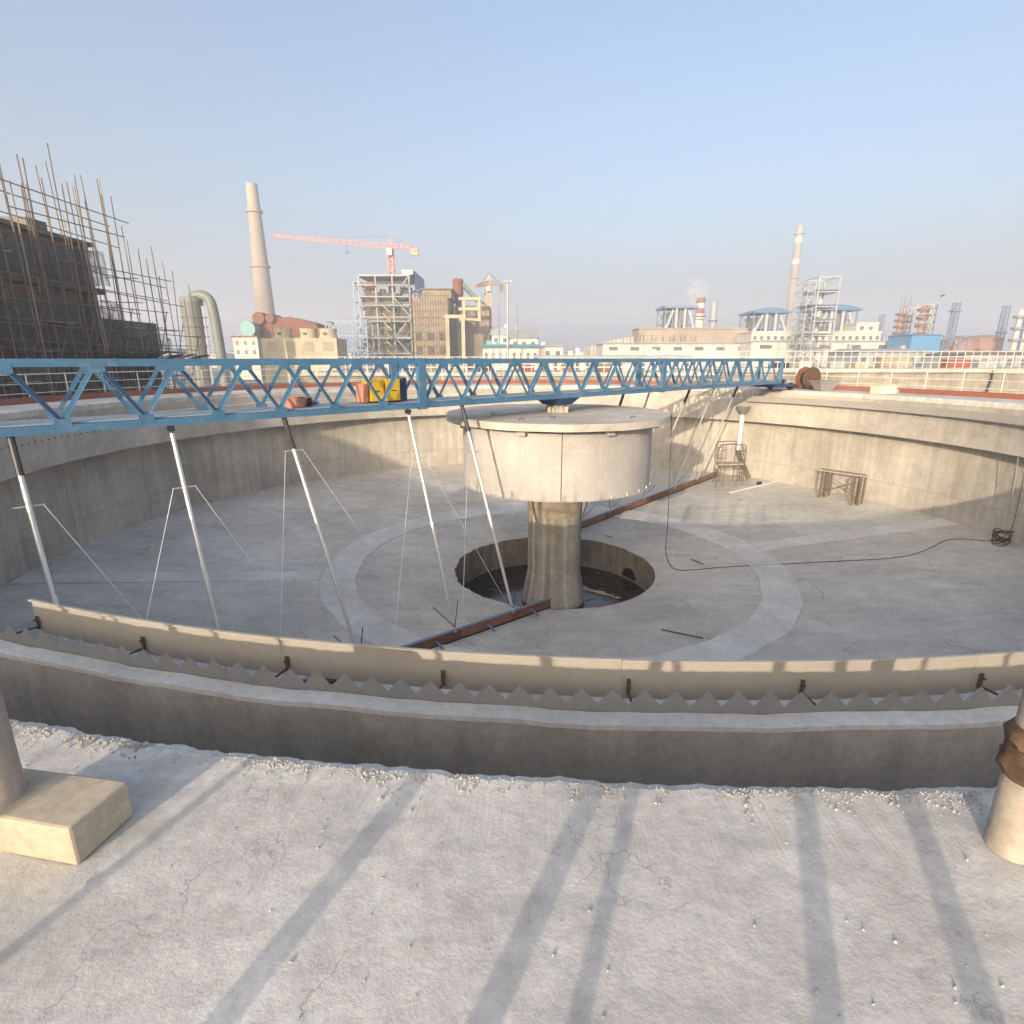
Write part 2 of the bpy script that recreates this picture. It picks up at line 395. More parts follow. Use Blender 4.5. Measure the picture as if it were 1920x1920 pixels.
# weir plates and scum baffle (fitted so far from the near left round the right side)
A0, A1 = -110.2, 46.; NP = 18
weir = thing('weir', 'grey steel weir with a row of sharp V notches on the launder wall', 'weir', C0)
baf = thing('scum_baffle', 'beige curved scum baffle strip standing inside the notched weir', 'baffle', C0)
for i in range(NP):
    a0 = A0+(A1-A0)*i/NP; a1 = A0+(A1-A0)*(i+1)/NP - .014
    b = MB(); nt_ = 13; k = []
    for j in range(nt_*2+1):
        a = rad(a0+(a1-a0)*j/(nt_*2)); z = E-2.02 if j % 2 else E-2.125
        for r in (RL0-.008, RL0-.014):
            c = C0+Vector((math.cos(a)*r, math.sin(a)*r, 0)); b.v += [c+Vector((0,0,LT-.12)), c+Vector((0,0,z))]
    for j in range(nt_*2):
        q = j*4
        b.f += [(q, q+4, q+5, q+1), (q+2, q+3, q+7, q+6), (q+1, q+5, q+7, q+3), (q, q+2, q+6, q+4)]
    b.build('plate', m_weir, weir)
    jz = .004*math.sin(i*2.1)
    p = MB().lathe([(16.545, E-2.303+jz), (16.545, E-1.995+jz), (16.55, E-1.995+jz), (16.55, E-2.303+jz)], a0=a0, a1=a1, n=16, closed=True).build('panel', m_baf, baf)
    lip = MB().lathe([(16.552, E-2.005+jz), (16.552, E-1.990+jz), (16.575, E-1.990+jz), (16.575, E-2.005+jz)], a0=a0, a1=a1, n=16, closed=True).build('lip', m_baf, p)
    for t in (0.02, .5):
        a = rad(a0+(a1-a0)*t); d = Vector((math.cos(a), math.sin(a), 0)); sd = Vector((-d.y, d.x, 0)); b = MB()
        c = C0+d*16.56
        b.obox(c+d*.008+Vector((0,0,E-2.2)), d*.005, sd*.013, (0,0,.06))
        b.bar(c+d*.0+Vector((0,0,E-2.24)), c+d*.33+Vector((0,0,E-2.2)), .012, .012)
        b.tube(c+d*.01+Vector((0,0,E-2.17)), c+d*.035+Vector((0,0,E-2.17)), .010)
        b.tube(c+d*.01+Vector((0,0,E-2.24)), c+d*.035+Vector((0,0,E-2.24)), .010)
        b.build('bracket', m_brk, baf)

# crumpled plastic sheet on the launder wall left of the baffle
b = MB(); ps = random.Random(8); gx, gy = 14, 9; k = len(b.v)
for i in range(gx+1):
    for j in range(gy+1):
        a = rad(-114.6+2.9*i/gx); r = RL0-.28+.62*j/gy; z = LT+.03+.05*ps.random()-max(0, (RL0-r))*.9-max(0, (r-RL1))*1.0
        b.v.append(C0+Vector((math.cos(a)*r, math.sin(a)*r, z)))
for i in range(gx):
    for j in range(gy): q = k+i*(gy+1)+j; b.f.append((q, q+gy+1, q+gy+2, q+1))
ob = b.build('plastic_sheet', m_sheet); tag(ob, 'crumpled pale plastic sheet draped over the launder wall at left edge', 'sheet')
so_ = ob.modifiers.new('thick', 'SOLIDIFY'); so_.thickness = .004
# railing round the outer walkway edge
railing = thing('railing', 'white tubular railing with three rails round the tank walkway', 'railing', C0)
RR = 20.68
for i, h in enumerate((1.1, .74, .38)):
    b = MB(); n = 220; pts = []
    for j in range(n+1):
        a = rad(-78+ (252+78)*j/n); pts.append(C0+Vector((math.cos(a)*RR, math.sin(a)*RR, DECK+h)))
    b.path(pts, .024 if i == 0 else .016, 6).build('rail', m_rail, railing, True)
pm = None
for i in range(72):
    a = rad(-78+330*i/71)
    if pm is None:
        b = MB(); b.v = []; b.tube((0,0,0), (0,0,1.1), .022); b.box(-.06,.06,-.06,.06,0,.012)
        pm = bpy.data.meshes.new('post'); pm.from_pydata([tuple(v) for v in b.v], [], b.f); pm.materials.append(m_rail); pm.update()
    o = bpy.data.objects.new('post', pm); COL.objects.link(o); o.parent = railing
    o.location = (math.cos(a)*RR, math.sin(a)*RR, DECK+.002); o.rotation_euler.z = a
# builders' scaffold standing behind the photographer
fsc = thing('tube_scaffold', 'tube scaffold standing along the near walkway edge', 'scaffold', (-3, -2, DECK))
for i in range(26):
    a = rad(-119 + i*1.55 + rnd.uniform(-.5, .5)); r = 20.75+rnd.uniform(-.05, .1)
    p = C0+Vector((math.cos(a)*r, math.sin(a)*r, DECK)); ln = rnd.choice((0, 0, 0, .25, -.3, .5))
    b = MB(); b.tube(p, p+Vector((ln, 0, 1.55+rnd.uniform(0, .5))), rnd.choice((.022, .024, .03, .045)))
    b.build('tube', m_pole, fsc)


# ------------------------------------------------------------------ centre pier
pier = thing('centre_pier', 'round concrete centre pier carrying a wide slab and hanging grey skirt', 'pier', C0+Vector((0,0,-2.9)))
MB().lathe([(1.0, -1.70), (.985, -1.66), (.985, .55)], n=26).build('shaft', m_col, pier)
MB().lathe([(.985, .55), (1.0, .56), (1.0, .98), (.985, 1.0), (.985, 1.2), (1.01, 1.22), (1.01, 1.5), (.985, 1.52), (.985, 3.95)], n=64).build('shaft_head', m_colY, pier, True)
MB().lathe([(1.2, -3.2), (1.2, -2.75), (1.0, -1.70)], n=26).build('flared_base', m_col, pier)
sj = lambda q, a: (.004*math.sin(a*19), .004*math.sin(a*13)) if q in (1, 2) else (0, 0)
MB().lathe([(.0, 3.96), (3.86, 3.96), (3.86, 4.18), (.0, 4.19)], n=160, jit=sj).build('top_slab', m_slab, pier)
sk = MB().lathe([(3.30, 1.78), (3.30, 3.86), (3.285, 3.86), (3.285, 1.78)], n=160, closed=True).build('skirt', m_skirt, pier, True)
for k in range(4):
    a = rad(-91.5+90*k); d = Vector((math.cos(a), math.sin(a), 0)); sd = Vector((-d.y, d.x, 0))
    MB().obox(C0+d*3.302+Vector((0,0,2.82)), d*.004, sd*.012, (0,0,1.04)).build('seam', m_dark, sk)
for k in range(7):
    a = rad(-74+k*11.5); d = Vector((math.cos(a), math.sin(a), 0)); sd = Vector((-d.y, d.x, 0))
    MB().obox(C0+d*3.32+Vector((0,0,1.83)), d*.018, sd*.012, (0,0,.05)).build('flange_lug', m_rail, sk)
MB().lathe([(3.30, 1.76), (3.35, 1.76), (3.35, 1.79), (3.30, 1.79)], n=160, closed=True).build('bottom_flange', m_skirt, sk)
for k in range(8):
    a = rad(-112+45*k); d = Vector((math.cos(a), math.sin(a), 0)); sd = Vector((-d.y, d.x, 0))
    MB().obox(C0+d*3.42+Vector((0,0,3.87)), d*.11, sd*.13, (0,0,.09)).build('hanger_block', m_slab, pier)
for (x, y) in ((2.2, -2.2), (-1.3, -2.9), (-.3, -2.2), (-2.2, -1.0)):
    p = C0+Vector((x, y, 4.19)); b = MB()
    b.path([p+Vector((-.06,0,-.02)), p+Vector((-.05,0,.06)), p+Vector((.05,0,.06)), p+Vector((.06,0,-.02))], .012)
    b.build('lifting_eye', m_dark, pier)
# turntable
bear = thing('turntable', 'dark blue turntable box under the bridge at the middle of the slab', 'turntable', C0+Vector((0,0,4.19)))
MB().lathe([(.0, 4.19), (.36, 4.19), (.36, 4.34), (.30, 4.36), (.30, 4.46), (0, 4.46)], n=32).build('bearing', m_col, bear)
b = MB(); c = C0+Vector((0,0,4.575))
b.hexa([c+U*sx*w+N*sy*w+Vector((0,0,z)) for z, w in ((-.12, .36), (.115, .56)) for sx, sy in ((-1,-1),(1,-1),(1,1),(-1,1))]).build('housing', m_blued, bear)
for k in range(4):
    a = rad(45+90*k); p = C0+Vector((math.cos(a)*.42, math.sin(a)*.42, 4.19))
    MB().box(p.x-.06, p.x+.06, p.y-.06, p.y+.06, 4.195, 4.40).build('stub', m_wood, bear)

# ------------------------------------------------------------------ rotating truss bridge with rakes
def BP(s, off, z): return C0 + U*s + N*off + Vector((0,0,z))
ZT, ZB = E-.005, E-1.30
bridge = thing('scraper_bridge', 'long blue lattice truss bridge spanning the whole tank', 'bridge', C0+Vector((0,0,ZB)))
SA, SB = -18.9, 16.9
for off in (-.6, .6):
    b = MB()
    b.bar(BP(SA, off, ZT-.07), BP(SB, off, ZT-.07), .10, .14)
    b.bar(BP(SA, off, ZB+.07), BP(SB, off, ZB+.07), .10, .14)
    for k in range(28):
        sn = -.70-1.305*14+1.305*k
        for ss, zz in ((sn, ZB+.17), (sn+.6525, ZT-.17)):
            if SA+.1 < ss < SB-.1: b.obox(BP(ss, off-.052, zz), U*.13, N*.005, (0,0,.075))
    tr = b.build('truss', m_blue, bridge)
    s = -.70-1.305*14; sh = .0 if off < 0 else .0
    while s < SB-.2:
        for q in (0, 1):
            a_, b_ = (s, s+.6525) if q == 0 else (s+.6525, s+1.305)
            if a_ < SA-.02 or b_ > SB+.02: continue
            za, zb = (ZB+.13, ZT-.13) if q == 0 else (ZT-.13, ZB+.13)
            d = MB(); A, B = BP(a_, off, za), BP(b_, off, zb)
            d.bar(A, B, .008, .085, N); o = N*(.035 if off < 0 else -.035)
            dirn = (B-A).normalized(); pn = dirn.cross(N).normalized()
            d.bar(A+pn*.038+o, B+pn*.038+o, .008, .07, pn)
            d.build('diagonal', m_blue, tr)
        s += 1.305
    for s in ((-18.85, -6.0, 5.6, 16.85) if off < 0 else (-18.85, -6.1, 5.6, 16.85)):
        MB().bar(BP(s, off, ZB-.03), BP(s, off, ZT+.01), .24 if abs(s) < 10 else .1, .13, N).build('joint_post', m_blue, tr)
b = MB(); b.obox(BP((SA+SB)/2, 0, ZB+.16), U*((SB-SA)/2), N*.545, (0,0,.012)); b.build('deck_plate', m_lblue, bridge)
for k in range(28):
    s = -.70-1.305*14+1.305*k
    if SA < s < SB: MB().bar(BP(s, -.55, ZB+.06), BP(s, .55, ZB+.06), .08, .1).build('cross_beam', m_blue, bridge)
# far end carriage on the rim
car = [(17.6, -.55), (17.6, .55)]
MB().obox(BP(17.7, 0, DECK+.27), U*1.0, N*.75, (0,0,.07)).build('end_carriage', m_blued, bridge)
MB().obox(BP(-17.9, 0, DECK+.27), U*.9, N*.75, (0,0,.07)).build('end_carriage', m_blued, bridge)
for s in (-18.4, 18.4):
    for o_ in (-.55, .55):
        c = BP(s, o_, DECK+.2); sg = 1 if s > 0 else -1
        MB().tube(c-U*.06, c+U*.06, .195, n=20).build('wheel', m_black, bridge, True)
MB().tube(BP(17.0, -.45, DECK+.5), BP(17.5, -.45, DECK+.5), .13, n=14).build('drive_motor', m_dark, bridge, True)
MB().tube(BP(18.0, -.2, DECK+.5), BP(18.35, -.2, DECK+.5), .11, n=14).build('gearbox', m_blue, bridge, True)
MB().bar(BP(18.6, .3, DECK+.3), BP(18.6, .3, DECK+1.0), .05, .05).build('marker_post', m_yel, bridge)

def rake(sg):
    spec = [(-14.5, -14.4, 1), (-12.05, -12.05, 0), (-9.75, -9.25, 1), (-6.45, -6.45, 0), (-4.62, -4.3, 1)]
    top = {}
    for i, (s0, s1, dk) in enumerate(spec):
        a = C0+(U*s0-N*.55)*sg+Vector((0,0,ZB)); r = math.hypot(s1, 2.4)
        f = C0+(U*s1-N*2.4)*sg+Vector((0,0,FZ(r)+.28)); L = f-a
        p = MB().tube(a+L*(.12 if dk else 0.03), f, .044, n=10).build('rake_pole', m_galv, bridge, True)
        MB().tube(a+L*-.002, a+L*.125, .058 if dk else .03, n=10).build('sleeve', m_dark, p)
        if not dk: MB().obox(a+L*.012, U*.06, N*.06, (0,0,.05)).build('clamp', m_dark, p)
        MB().tube(a+L*.5, a+L*.56, .056, n=10).build('coupling', m_galv, p)
        top[i] = (a, f, L)
        # stay rods from a collar ring
        c = a+L*(.22 if i != 2 else .13); MB().bar(c-U*.22, c+U*.22, .02, .02).build('collar', m_galv, p)
        for q in (-1, 1):
            if i in (0, 4) and q == (-1 if i == 0 else 1): continue
            e = f+U*sg*q*1.9+Vector((0,0,.25)); MB().tube(c+U*.2*q*sg, e, .008, n=5).build('stay_rod', m_galv, p)
        MB().tube(f+Vector((0,0,.15)), f-U*sg*.45+N*sg*.35+Vector((0,0,.75)), .014, n=5).build('foot_rod', m_dark, p)
        MB().tube(f+Vector((0,0,.15)), f+U*sg*.12+Vector((0,0,.9)), .012, n=5).build('foot_rod', m_dark, p)
    # scraper blades on the floor
    s = -16.8; k = 0
    while s < -2.7:
        s1 = s+1.75; b = MB(); r0, r1 = math.hypot(s, 2.4), math.hypot(min(s1, -2.7), 2.4); s1 = min(s1, -2.7)
        A = C0+(U*s-N*2.4)*sg+Vector((0,0,FZ(r0)+.19)); B = C0+(U*s1-N*2.4)*sg+Vector((0,0,FZ(r1)+.19))
        pl = b.bar(A, B, .016, .30).build('scraper_blade', m_orange if k % 2 == 0 else m_rust, bridge)
        MB().bar(A+Vector((0,0,.16)), B+Vector((0,0,.16)), .09, .03).build('blade_rail', m_bsteel, pl)
        MB().bar(A+(B-A)*.5, A+(B-A)*.5-N*sg*.3+Vector((0,0,-.1)), .05, .05).build('rib', m_bsteel, pl)
        MB().bar(A+Vector((0,0,-.15)), B+Vector((0,0,-.15)), .02, .06).build('rubber_strip', m_black, pl)
        s = s1+.02; k += 1
rake(1); rake(-1)

# things standing on the bridge
def obx(s0, s1, o0, o1, z0, z1): return MB().obox(BP((s0+s1)/2, (o0+o1)/2, (z0+z1)/2), U*(s1-s0)/2, N*(o1-o0)/2, (0,0,(z1-z0)/2))
DP = ZB+.175
cab = thing('generator', 'yellow boxed generator with a dark blue motor on the blue bridge', 'generator', BP(-7., 0, DP))
obx(-7.35, -6.98, -.3, .25, DP+.05, DP+.56).build('cabinet', m_yel, cab)
obx(-6.93, -6.52, -.34, .3, DP+.05, DP+.60).build('cabinet', m_yel, cab)
obx(-7.39, -6.5, -.28, .24, DP, DP+.05).build('skid', m_dark, cab)
obx(-7.52, -7.40, -.22, .2, DP+.02, DP+.5).build('end_panel', m_peach, cab)
MB().tube(BP(-6.3, -.02, DP+.02), BP(-6.3, -.02, DP+.62), .17, n=16).build('motor', m_blued, cab, True)
for s in (-7.2, -6.7): obx(s-.09, s+.06, -.352, -.342, DP+.3, DP+.32).build('vent', m_dark, cab)
tub = thing('plastic_tub', 'faded red plastic tub beside dark rags on the bridge deck', 'tub', BP(-9.35, -.1, DP))
p = BP(-9.3, -.1, 0)
MB().lathe([(0, DP+.005), (.25, DP+.005), (.30, DP+.22), (.31, DP+.22), (.26, DP+.03), (0, DP+.03)], c=(p.x, p.y), n=24).build('tub_body', m_peach, tub, True)
b = MB(); q = BP(-8.95, 0, DP)
for i in range(7): b.obox(q+U*rnd.uniform(-.08,.14)+N*rnd.uniform(-.12,.1)+Vector((0,0,.04+.025*i)), (U*rnd.uniform(.05,.09)+N*.03), (N*rnd.uniform(.05,.09)-U*.03), (0,0,.03))
b2 = b.build('rag_pile', m_dark); tag(b2, 'dark heap of rags beside the red tub on the bridge', 'rags')

# ------------------------------------------------------------------ things in and on the tank
def fl(px, py, r_guess=None):
    """floor point at photo pixel"""
    u = 960-py; fw = F*CT+u*ST; dn = F*ST-u*CT; z = -1.2
    for _ in range(20):
        s = (E-z)/dn; x, y = (px-960)*s, fw*s; r = math.hypot(x-CX, y-CY); z = FZ(max(3.73, min(r, RW)))
    return Vector((x, y, z))
# hose
pts2 = [C0+Vector((3.83, -.55, 4.2)), C0+Vector((3.9, -.55, 4.1)), C0+Vector((3.95, -.6, 2.)), C0+Vector((4.0, -.7, 0.2))]
for px, py in ((1247, 1030), (1252, 1055), (1265, 1071), (1300, 1070), (1360, 1064), (1450, 1060), (1560, 1054), (1690, 1048), (1740, 1032), (1780, 1008)): pts2.append(fl(px, py)+Vector((0,0,.03)))
aw = rad(1.0); w0 = C0+Vector((math.cos(aw)*17.3, math.sin(aw)*17.3, 0))
pts2 += [w0+Vector((0,0,FZ(17.3)+.05)), w0+Vector((.12,.15,.8)), w0+Vector((.1,.2,2.4))]
def smooth(pts, it=3):
    for _ in range(it):
        q = [pts[0]]
        for a, b in zip(pts, pts[1:]): q += [a*.75+b*.25, a*.25+b*.75]
        pts = q+[pts[-1]]
    return pts
tag(MB().path(smooth(pts2), .013).build('hose', m_hose, smooth=True), 'thin black hose hanging from the slab and trailing across the floor', 'hose')
b = MB()
for i in range(9):
    a = rnd.uniform(0, 6.28); c = w0+Vector((-.25, .1, FZ(17)+.1)); q = []
    for k in range(14):
        t = a+k*.45; q.append(c+Vector((math.cos(t)*.28*rnd.uniform(.7,1.1), math.sin(t)*.3, .05*i+.12*math.sin(t*1.3+i))))
    b.path(smooth(q, 1), .02)
tag(b.build('cable_coil', m_clamp, smooth=True), 'tangled brown coil of cable heaped at the right wall foot', 'cable')
tag(MB().path([w0+Vector((-.2,.05,FZ(17)+.3)), w0+Vector((-.25,.1,1.5)), w0+Vector((-.42,.15,LT-.1))], .013).build('rope', m_polel), 'pale rope hanging down the right wall to the coil', 'rope')
# lying white pole
A, B = fl(1368, 926), fl(1456, 905)
tag(MB().tube(A+Vector((0,0,.06)), B+Vector((0,0,.06)), .05, n=10).build('pipe', m_rail, smooth=True), 'white pipe lying loose on the sunlit tank floor', 'pipe')
c = fl(1423, 909)+Vector((0,0,.1)); 
b = MB(); b.tube(c-Vector((.1,.02,0)), c+Vector((.1,.02,0)), .1, n=14); tag(b.build('bucket', m_dark), 'small dark bucket tipped over beside the white pipe', 'bucket')
# stray rods on the floor
for (p0, p1, lab) in (((1297, 1050), (1318, 1059), 'short dark rod lying inside the raised ring at right'),
                      ((1240, 1182), (1318, 1198), 'dark timber lath lying near the inner ring in front'),
                      ((1150, 1010), (1135, 1005), 'little dark offcut behind the pit at right')):
    A, B = fl(*p0), fl(*p1); tag(MB().bar(A+Vector((0,0,.03)), B+Vector((0,0,.03)), .04, .03).build('rod', m_pole), lab, 'rod')

def gate_frame(parent, p0, p1, h, mat, r=.022):
    """one H shaped scaffold frame from foot p0 to foot p1"""
    p0, p1 = Vector(p0), Vector(p1); up = Vector((0,0,h)); b = MB(); d = (p1-p0)
    b.path(smooth([p0, p0+up*.92, p0+up+d*.12, p1+up-d*.12, p1+up*.92, p1], 2), r)
    for t in (.25, .75): b.tube(p0+d*t, p0+d*t+up*.97, r*.8)
    for z in (.35, .7): b.tube(p0+up*z, p0+d*.25+up*z, r*.8); b.tube(p1+up*z, p1-d*.25+up*z, r*.8)
    return b.build('frame', mat, parent)
# pair of frames by the far right wall
A = fl(1534, 934); sc = thing('scaffold_bay', 'low brown scaffold bay with a plank top by the far right wall', 'scaffold', A)
dx = fl(1606, 948)-A; dx.z = 0; dy = Vector((.42, .28, 0)); hh = 1.42
gate_frame(sc, A, A+dy, hh, m_pole, .03); gate_frame(sc, A+dx, A+dx+dy, hh, m_pole, .03)
gate_frame(sc, A+Vector((.35,.1,0)), A+dy+Vector((.35,.1,0)), hh, m_pole, .03); gate_frame(sc, A+dx-Vector((.3,0,0)), A+dx+dy-Vector((.3,0,0)), hh, m_pole, .03)
for o_ in (Vector((0,0,0)), dy):
    for z0, z1 in ((.3, 1.2), (1.2, .3)):
        MB().tube(A+o_+Vector((0,0,z0)), A+o_+dx+Vector((0,0,z1)), .015, n=5).build('cross_brace', m_pole, sc)
MB().bar(A+dy*.3+Vector((-.1,0,hh+.03)), A+dx+dy*.3+Vector((.2,0,hh+.03)), .4, .04).build('plank', m_wood, sc)
MB().tube(A+Vector((-.1,0,hh+.12)), A+dx+Vector((.2,0,hh+.12)), .022).build('top_tube', m_pole, sc)
# taller tower near the far end of the bridge
A = fl(1343, 914); A.x -= .05; sc = thing('scaffold_tower', 'tall narrow scaffold tower below the far end of the bridge', 'scaffold', A)
dx = Vector((1.55, .1, 0)); dy = Vector((.25, 1.2, 0))
for lv in range(2):
    z = Vector((0,0,1.22*lv)); gate_frame(sc, A+z, A+dx+z, 1.2, m_pole, .024); gate_frame(sc, A+z+dy, A+dx+z+dy, 1.2, m_pole, .024)
    for o_ in (Vector((0,0,0)), dx):
        MB().tube(A+o_+z+Vector((0,0,.2)), A+o_+dy+z+Vector((0,0,1.05)), .015, n=5).build('cross_brace', m_pole, sc)
        MB().tube(A+o_+z+Vector((0,0,1.05)), A+o_+dy+z+Vector((0,0,.2)), .015, n=5).build('cross_brace', m_pole, sc)
MB().obox(A+dx*.5+dy*.5+Vector((0,0,1.25)), dx*.5, dy*.35, (0,0,.025)).build('plank', m_wood, sc)
# white down pipe from the far launder with its dark lower leg
t = rad(46.5); d = Vector((math.cos(t), math.sin(t), 0)); sd = Vector((-d.y, d.x, 0)); P = C0+d*16.55
dp = thing('down_pipe', 'white down pipe with a dark inclined lower leg near the far bridge end', 'pipe', P+Vector((0,0,FZ(16.5))))
MB().tube(P+Vector((0,0,3.1)), P+Vector((0,0,.95)), .14, n=16).build('upper_leg', m_rail, dp, True)
MB().lathe([(.145, 2.95), (.38, 3.3), (.38, 3.4), (.145, 3.05)], c=(P.x, P.y), n=20, closed=True).build('funnel', m_scrub, dp, True)
MB().path(smooth([P+Vector((0,0,1.)), P+Vector((0,0,.7)), P-sd*.3+Vector((0,0,.2)), P-sd*.75+Vector((0,0,-.6))], 2), .13, 12).build('lower_leg', m_boil, dp, True)
for s in (-.3, .3):
    MB().path([P+sd*s+d*.4+Vector((0,0,LT)), P+sd*s+d*.4+Vector((0,0,LT+.75)), P+sd*s+d*1.2+Vector((0,0,LT+.75)), P+sd*s+d*1.2+Vector((0,0,LT-.6))], .025).build('guard_rail', m_rail, dp)

# cable drum, tub and box on the far right walkway
def rim(px, R, z=DECK):
    k = (px-960)/1093.; d = Vector((k, 1, 0)).normalized(); c = d.x*CX+d.y*CY
    t = c+math.sqrt(c*c-(CX*CX+CY*CY)+R*R); return Vector((d.x*t, d.y*t, z))
p = rim(1520, 19.9); dr = thing('cable_drum', 'brown wooden cable drum standing on the far right walkway', 'cable drum', p)
ax = Vector((.30, -.95, 0)).normalized(); c = p+Vector((0,0,.62))
for q in (-.26, .26): MB().tube(c+ax*(q-.025), c+ax*(q+.025), .62, n=28).build('flange', m_clamp if q > 0 else m_rust, dr, True)
MB().tube(c-ax*.24, c+ax*.24, .36, n=20).build('core', m_dark, dr, True)
p = rim(1552, 18.75); tb = thing('mortar_tub', 'grey tapered mortar tub in front of the brown cable drum', 'tub', p)
rx = Vector((.9, .25, 0)).normalized(); ry = Vector((-rx.y, rx.x, 0)); b = MB()
b.hexa([p+rx*a_*w+ry*b_*w*.6+Vector((0,0,z)) for z, w in ((.0, .32), (.52, .66)) for a_, b_ in ((-1,-1),(1,-1),(1,1),(-1,1))]).build('tub_body', m_gbag, tb)
MB().obox(p+Vector((0,0,.53)), rx*.7, ry*.43, (0,0,.015)).build('rim', m_gbag, tb)
MB().bar(p+rx*.6+Vector((0,0,.5)), p+rx*1.0+Vector((0,0,.46)), .05, .04).build('handle', m_gbag, tb)
p = rim(1666, 19.2); bxx = thing('foam_box', 'off white foam box with lid on the right walkway', 'box', p)
MB().obox(p+Vector((0,0,.17)), rx*.5, ry*.3, (0,0,.165)).build('box_body', m_plast, bxx)
MB().obox(p+Vector((0,0,.36)), rx*.53, ry*.33, (0,0,.025)).build('lid', m_plast, bxx)
tag(MB().obox(p+rx*.75+Vector((0,0,.09)), rx*.15, ry*.12, (0,0,.085)).obox(p+rx*.78+Vector((0,0,.2)), rx*.08, ry*.1, (0,0,.02)).build('brick', m_wood), 'small sandy brick beside the off white box', 'brick')

# near deck: block and two posts at the corners of the view
def dk(px, py):
    u = 960-py; fw = F*CT+u*ST; dn = F*ST-u*CT; s = (E-DECK)/dn; return Vector(((px-960)*s, fw*s, DECK))
bk = thing('timber_block', 'sandy coloured timber block lying on the near left walkway', 'block', dk(150, 1500))
def dkz(px, py, z):
    u = 960-py; fw = F*CT+u*ST; dn = F*ST-u*CT; s = (E-z)/dn; return Vector(((px-960)*s, fw*s, z))
zt = DECK+.16
A, B, Cc, D = dkz(42, 1437, zt), dkz(240, 1463, zt), dkz(128, 1556, zt), dkz(-90, 1518, zt)
b = MB(); b.hexa([Vector((q.x, q.y, DECK+.002)) for q in (D, Cc, B, A)]+[D, Cc, B, A]); ob = b.build('block_body', m_wood, bk); bv = ob.modifiers.new('bevel', 'BEVEL'); bv.width = .012; bv.segments = 2
p = dk(24, 1562); po = thing('concrete_post', 'thick beige post rising at the near left corner of the walkway', 'post', p)
MB().tube(p+Vector((-.02,0,.002)), p+Vector((-.02,0,1.0)), .085, n=20).build('shaft', m_post, po, True)
MB().tube(p+Vector((-.02,0,.002)), p+Vector((-.02,0,.05)), .11, n=20).build('collar', m_post, po, True)
p = dk(1893, 1590); po = thing('tube_post', 'tan tube post with brown rag wrapped round it at right edge', 'post', p)
MB().tube(p+Vector((0,0,.002)), p+Vector((0,0,1.0)), .075, n=20).build('shaft', m_post, po, True)
rr = random.Random(4); tb_ = [[.010*math.sin(k_*.8+q_*1.9)+.008*math.sin(k_*1.6+q_*.7)+rr.uniform(-.003, .003) for k_ in range(24)] for q_ in range(12)]
MB().lathe([(.076, .30), (.09, .315)]+[(.088+.008*math.sin(k*1.1), .33+.017*k) for k in range(9)]+[(.076, .50)], c=(p.x, p.y), n=24,
    jit=lambda q, a: (tb_[q][int(a/(2*PI)*24) % 24]*(0 if q in (0, 11) else .55), DECK)).build('rag', m_clamp, po, True)

# ------------------------------------------------------------------ neighbouring basin walls
def wallseg(name, label, p0, p1, ztop, rail_label, m, grp):
    p0, p1 = Vector((*p0, 0)), Vector((*p1, 0)); d = (p1-p0); L = d.length; d.normalize(); n = Vector((d.y, -d.x, 0))
    w = thing(name, label, 'wall', p0)
    b = MB(); b.obox((p0+p1)/2+Vector((0,0,(ztop-.25)/2)), d*L/2, n*.2, (0,0,(ztop-.25)/2)); b.build('wall_face', m, w)
    b = MB(); b.obox((p0+p1)/2+Vector((0,0,ztop-.125)), d*L/2, n*.38, (0,0,.125)); b.build('coping', m_slab, w)
    r = thing('basin_railing', rail_label, 'railing', p0+Vector((0,0,ztop)), grp)
    k = int(L/.52)
    for h in (1.1, .75, .4):
        MB().tube(p0+Vector((0,0,ztop+h)), p1+Vector((0,0,ztop+h)), .025, n=6).build('rail', m_rail, r)
    me = None
    for i in range(min(k, 98)+1):
        p = p0+d*(L*i/min(k, 98))
        if me is None:
            o = MB().tube(p+Vector((0,0,.0+ztop)), p+Vector((0,0,ztop+1.1)), .025, n=6).build('post', m_rail, r); me = o.data
        else:
            o = bpy.data.objects.new('post', me); COL.objects.link(o); o.parent = r; o.location = d*(L*i/min(k, 98))
    return d
GR = 'white railings on the basin walls'
wallseg('basin_wall', 'sunlit concrete basin wall behind the middle of the blue bridge', (-16, 43), (13.6, 42.2), 5.0, 'white railing above the basin wall behind the bridge', m_wallb, GR)
wallseg('basin_wall', 'long pale concrete basin wall beyond the right walkway', (13.9, 38.6), (66, 38.2), 5.35, 'long white railing along the right basin wall', m_wallb, GR)
# crack/joint and pipes on the right wall
tag(MB().path([at(1862, 695, 38.0), at(1859, 712, 38.0), at(1853, 725, 38.0), at(1849, 741, 38.0)], .05).build('cable', m_dark), 'dark cable hanging down the face of the right basin wall', 'cable')
